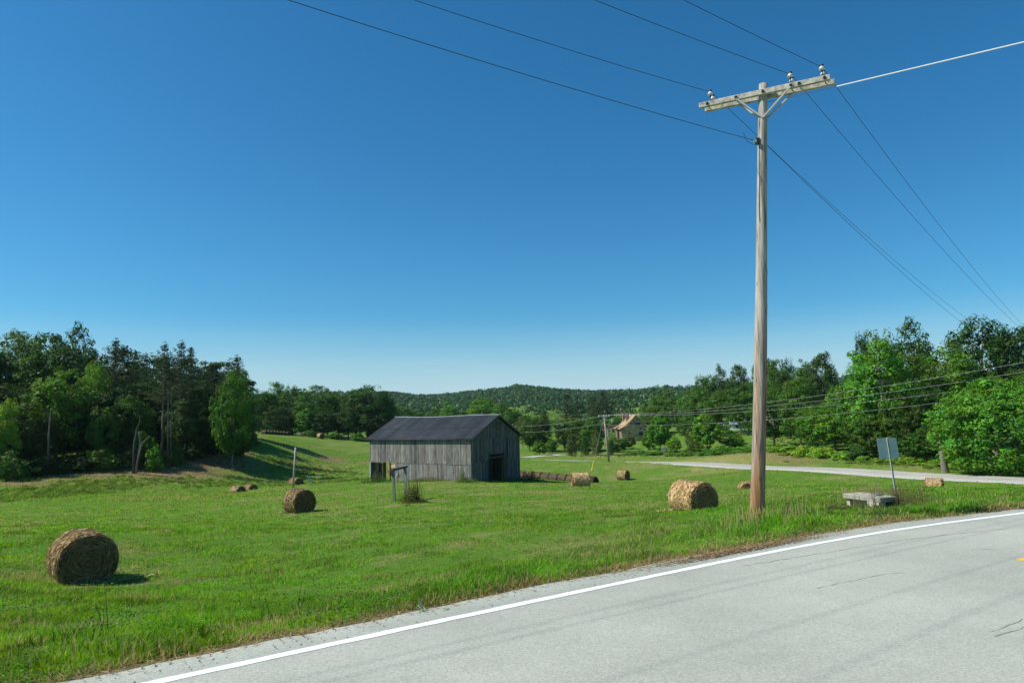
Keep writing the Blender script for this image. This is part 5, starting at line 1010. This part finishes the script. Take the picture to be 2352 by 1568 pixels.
x_ = np.concatenate([q[0] for q in bx]); y_ = np.concatenate([q[1] for q in bx]); sz = np.concatenate([q[2] for q in bx]); cc = np.vstack([q[3] for q in bx]); z_ = height(x_, y_); dr1, _ = zones(x_, y_); n_ = len(x_)
ok = dr1 < 2; _, di_ = zones(x_, y_); ok = di_ < .25; x_, y_, z_, sz, cc = x_[ok], y_[ok], z_[ok], sz[ok], cc[ok]; n_ = len(x_); nl = 44; k = np.repeat(np.arange(n_), nl); d_ = unit(r.normal(size=(len(k), 3))); d_[:, 2] = np.abs(d_[:, 2]); s_ = (sz*r.uniform(.3, .9, n_))[k]
p = np.stack([x_, y_, z_], 1)[k]+d_*s_[:, None]*np.array([1.2, 1.2, .75])*r.uniform(.4, 1.1, len(k))[:, None]; Nn = unit(d_+r.normal(size=d_.shape)*.6+[0, 0, .4]); V = leaf_quads(p, Nn, .2*r.uniform(.5, 1.3, len(k)), r, .3)
c = cc[k]*(r.uniform(.6, 1.35, n_)[k]*r.uniform(.8, 1.2, len(k)))[:, None]
link('undergrowth', np_mesh('undergrowth', V, [np.arange(len(k)*4).reshape(-1, 4)], np.repeat(c, 4, 0), GRASS), kind='stuff', label='rough weeds and undergrowth on the banks beyond the field', cat='undergrowth')
# ------------------------------------------------------------------ grass
def blades(name, x, y, h, wd, lean, col, label, cat, curved=True, seed=1, mat=None):
    r = np.random.default_rng(seed); n_ = len(x); z = height(x, y)-.012; a = r.uniform(0, 2*math.pi, n_); wv = np.stack([np.cos(a), np.sin(a), 0*a], 1)*wd[:, None]/2
    b = r.uniform(0, 2*math.pi, n_); lv = np.stack([np.cos(b)+.35, np.sin(b), 0*b], 1)*(h*lean)[:, None]; B = np.stack([x, y, z], 1); up = np.zeros((n_, 3)); up[:, 2] = h
    if curved:
        V = np.stack([B-wv, B+wv, B+up*.6+lv*.35-wv*.8, B+up*.6+lv*.35+wv*.8, B+up*.92+lv], 1).reshape(-1, 3); b0 = np.arange(n_)*5
        fs = [np.stack([b0, b0+1, b0+3, b0+2], 1), np.stack([b0+2, b0+3, b0+4], 1)]; c = np.repeat(col, 5, 0)
    else: V = np.stack([B-wv, B+wv, B+up+lv], 1).reshape(-1, 3); b0 = np.arange(n_)*3; fs = [np.stack([b0, b0+1, b0+2], 1)]; c = np.repeat(col, 3, 0)
    return np_mesh(name, V, fs, c, mat or GRASS)
def gcol(x, y, r, verge=False):
    n_ = len(x); dry_, dirt_ = zones(x, y); q = fbm(x/2.5, y/2.5, 61, 3); q2 = fbm(x*1.7, y*1.7, 71, 3); f = r.uniform(0, 1, n_)
    g = np.array([.098, .27, .014])[None]*(1-q[:, None])*1.45+np.array([.21, .36, .03])[None]*q[:, None]*.8
    q3 = fbm(x*5, y*5, 81, 2); g = g*(.42+.52*sstep(.3, .68, q2)[:, None]+.30*sstep(.25, .7, q3)[:, None])*r.uniform(.7, 1.3, (n_, 1)); dc = np.array([.44, .36, .16])[None]*r.uniform(.6, 1.2, (n_, 1))
    isd = (f < np.clip(dry_*.9+dirt_*.9+.08, 0, .95))[:, None]; return np.where(isd, dc, g), dry_, dirt_
def frus(n_, d0_, d1_, s_):
    r = np.random.default_rng(s_); y = d0_*(d1_/d0_)**r.uniform(0, 1, n_); u = r.uniform(-260, 2620, n_); x = (u-1176)/F0*y; return x, y, r
def inbarn(x, y):
    dx, dy = x-P(1083,1104,76)[0], y-76; a = R(150); lx = dx*math.cos(a)+dy*math.sin(a); ly = -dx*math.sin(a)+dy*math.cos(a); return (lx > -.1) & (lx < 13.3) & (ly < .1) & (ly > -11)
# verge: longer blades in the first metres beside the pavement
n_ = 230000; r = np.random.default_rng(5); idx = r.integers(0, len(LF), n_); s_ = .45+r.exponential(1.25, n_)+r.normal(0, .05, n_); xy = LF[idx]+LFN[idx]*s_[:, None]; x, y = xy[:, 0], xy[:, 1]
ok = (y > 4.2) & (y < 30) & (np.abs((x/y)*F0) < 1420) & (s_ < 5.5); x, y, s_ = x[ok], y[ok], s_[ok]; col, dry_, dirt_ = gcol(x, y, r)
tuft = fbm(x*1.1, y*1.1, 15, 3); col = np.where(col[:, :1] < .22, col*(1-sstep(.45, .7, tuft)[:, None]*np.array([.45, .22, .3])), col); h = (.08+.16*sstep(.4, .72, tuft))*sstep(.3, 1.0, s_)*np.where(s_ > 2.5, .75, 1)*r.uniform(.5, 1.35, len(x)); h = h*(1-.55*dirt_)+.02
h = h*(1-.0*x); pd = np.hypot(x-Bp[0], y-Bp[1]); h *= 1+.7*sstep(2.2, .4, pd); bd_ = np.hypot(x-cb.location.x-.8, y-cb.location.y); h *= 1-.45*sstep(2.6, .9, bd_)
dist = np.hypot(x, y); keep = r.uniform(0, 1, len(x)) > sstep(.35, 1.0, dirt_)*.82; x, y, h, col, dist = x[keep], y[keep], h[keep], col[keep], dist[keep]
wd = .006+dist*.00042; parts_ = []
me = blades('verge_grass', x, y, h, wd*r.uniform(.7, 1.4, len(x)), r.uniform(.1, .75, len(x)), col, '', '', True, 6)
link('verge_grass', me, kind='stuff', label='longer uneven grass growing along the pavement edge', cat='grass')
# field: low regrown hay and clover
x, y, r = frus(330000, 6.0, 36, 11); so_, Dd = line_off(x, y); ok = (so_ > .9); x, y = x[ok], y[ok]; col, dry_, dirt_ = gcol(x, y, r); q = fbm(x*.9, y*.9, 25, 3); dist = np.hypot(x, y)
h = (.03+.10*sstep(.35, .7, q))*r.uniform(.5, 1.4, len(x)); me = blades('field_grass', x, y, h, .006+dist*.00062*r.uniform(.7, 1.4, len(x)), r.uniform(.1, .9, len(x)), col, '', '', False, 12)
link('field_grass', me, kind='stuff', label='short green regrown hay grass of the near field', cat='grass')
x, y, r = frus(260000, 32, 150, 13); u_ = x/y*F0+1176; Df, _ = polydist(x, y, FR); ok = (Df > FRW+.4) & ~inbarn(x, y); x, y = x[ok], y[ok]; col, dry_, dirt_ = gcol(x, y, r); q = fbm(x*.4, y*.4, 25, 3); dist = np.hypot(x, y)
rough = sstep(62, 72, y)*(x < -25)+sstep(.0, 1, 0*x); h = (.05+.07*q+.10*(rough > .5))*r.uniform(.5, 1.4, len(x)); me = blades('meadow_grass', x, y, h, .012+dist*.0007*r.uniform(.7, 1.4, len(x)), r.uniform(.1, .9, len(x)), col, '', '', False, 14)
link('meadow_grass', me, kind='stuff', label='short grass of the farther field around the barn', cat='grass')
# clover leaves: small tilted leaf faces
x, y, r = frus(150000, 6.0, 34, 17); so_, Dd = line_off(x, y); q = fbm(x*.8, y*.8, 33, 4); ok = (so_ > .65) & (q > .42); x, y, so_ = x[ok], y[ok], so_[ok]; col, dry_, dirt_ = gcol(x, y, r); dist = np.hypot(x, y)
z = height(x, y)+r.uniform(.02, .09, len(x))*np.where(so_ < 3, 1.5, 1); p = np.stack([x, y, z], 1); Nn = unit(r.normal(size=p.shape)*.55+[0, 0, 1]); V = leaf_quads(p, Nn, (.018+dist*.0011)*r.uniform(.6, 1.3, len(x)), r, .8); c = np.where(col[:, :1] > .25, col*.5, col)*np.array([.6, .85, .8])
link('clover', np_mesh('clover', V, [np.arange(len(x)*4).reshape(-1, 4)], np.repeat(c, 4, 0), GRASS), kind='stuff', label='clover and broad leafed plants mixed through the near grass', cat='clover')
# tall pale seed stalks here and there in the verge
r = np.random.default_rng(31); n_ = 1500; idx = r.integers(0, len(LF), n_); s_ = r.uniform(.9, 5.5, n_); xy = LF[idx]+LFN[idx]*s_[:, None]; x, y = xy[:, 0], xy[:, 1]; ok = (y > 4.5) & (y < 26) & (fbm(x*.5, y*.5, 44, 2) > .5); x, y = x[ok], y[ok]
me = blades('seed_stalks', x, y, r.uniform(.22, .5, len(x)), .006+np.hypot(x, y)*.00025, r.uniform(.1, .6, len(x)), np.array([.38, .33, .15])*r.uniform(.6, 1.2, (len(x), 1)), '', '', True, 32); link('seed_stalks', me, kind='stuff', label='thin pale seed stalks standing above the verge grass', cat='grass')
# straw litter and gravel on the pavement edge
n_ = 26000; r = np.random.default_rng(41); idx = r.integers(0, len(LF), n_); s_ = edge[idx]+r.normal(.12, .13, n_); 
n2 = 5000; cl = np.argmin(np.hypot(LF[:, 0]-X(1757,11.9), LF[:, 1]-11.9)); idx = np.r_[idx, np.clip((cl+r.normal(0, 9, n2)).astype(int), 0, len(LF)-1)]; s_ = np.r_[s_, .42+r.normal(0, .12, n2)]
xy = LF[idx]+LFN[idx]*s_[:, None]; ok = (xy[:, 1] > 4.2) & (xy[:, 1] < 22) & (s_ > .26); x, y = xy[ok, 0], xy[ok, 1]; sx_ = s_[ok]; n_ = len(x); z = np.where(sx_ > edge[idx][ok], height(x, y), 0)+r.uniform(.004, .03, n_)
a = r.uniform(0, 6.28, n_); ln = r.uniform(.03, .13, n_); dv = np.stack([np.cos(a)*ln, np.sin(a)*ln, r.normal(0, .012, n_)], 1); p0 = np.stack([x, y, z], 1); sv_ = np.stack([-np.sin(a), np.cos(a), 0*a], 1)*(.0025+.0003*np.hypot(x, y))[:, None]
V = np.stack([p0-sv_, p0+sv_, p0+dv], 1).reshape(-1, 3); c = np.array([[.34, .24, .12], [.22, .13, .07], [.10, .06, .035], [.45, .36, .2]])[r.choice(4, n_, p=[.35, .3, .2, .15])]*r.uniform(.7, 1.2, (n_, 1))
link('straw_litter', np_mesh('straw_litter', V, [np.arange(n_*3).reshape(-1, 3)], np.repeat(c, 3, 0), STRAW), kind='stuff', label='brown straw and dead grass litter along the pavement edge', cat='litter')
n_ = 2600; idx = r.integers(0, len(LF), n_); s_ = r.uniform(.08, .6, n_); xy = LF[idx]+LFN[idx]*s_[:, None]; ok = (xy[:, 1] > 4.5) & (xy[:, 1] < 20) & (s_ < edge[idx]); xy = xy[ok]; n_ = len(xy); s0 = r.uniform(.005, .016, n_)
tet = np.array([[1, 0, 0], [-.5, .87, 0], [-.5, -.87, 0], [.1, .1, .9]]); V = (tet[None]*s0[:, None, None]+np.stack([xy[:, 0], xy[:, 1], np.full(n_, .001)], 1)[:, None]).reshape(-1, 3); b0 = np.arange(n_)*4
link('gravel', np_mesh('gravel', V, [np.vstack([np.stack([b0, b0+1, b0+3], 1), np.stack([b0+1, b0+2, b0+3], 1), np.stack([b0+2, b0, b0+3], 1)])], np.repeat(np.array([.36, .35, .33])*r.uniform(.6, 1.5, (n_, 1)), 4, 0), CONC), kind='stuff', label='loose grit on the pavement shoulder', cat='gravel')

# ------------------------------------------------------------------ haze
m, t, out = newmat('haze'); pv = N(t, 'ShaderNodeVolumePrincipled'); pv.inputs['Density'].default_value = .00006; pv.inputs['Color'].default_value = (.62, .80, .98, 1); pv.inputs['Anisotropy'].default_value = .2
t.links.new(pv.outputs[0], out.inputs['Volume']); zt_ = 78.0
mb = MB(); mb.box((0, 1000, (zt_-30)/2), (4400, 2600, zt_+30)); hz = mb.build('haze', m, kind='stuff', label='thin summer haze filling the valley air', cat='haze')
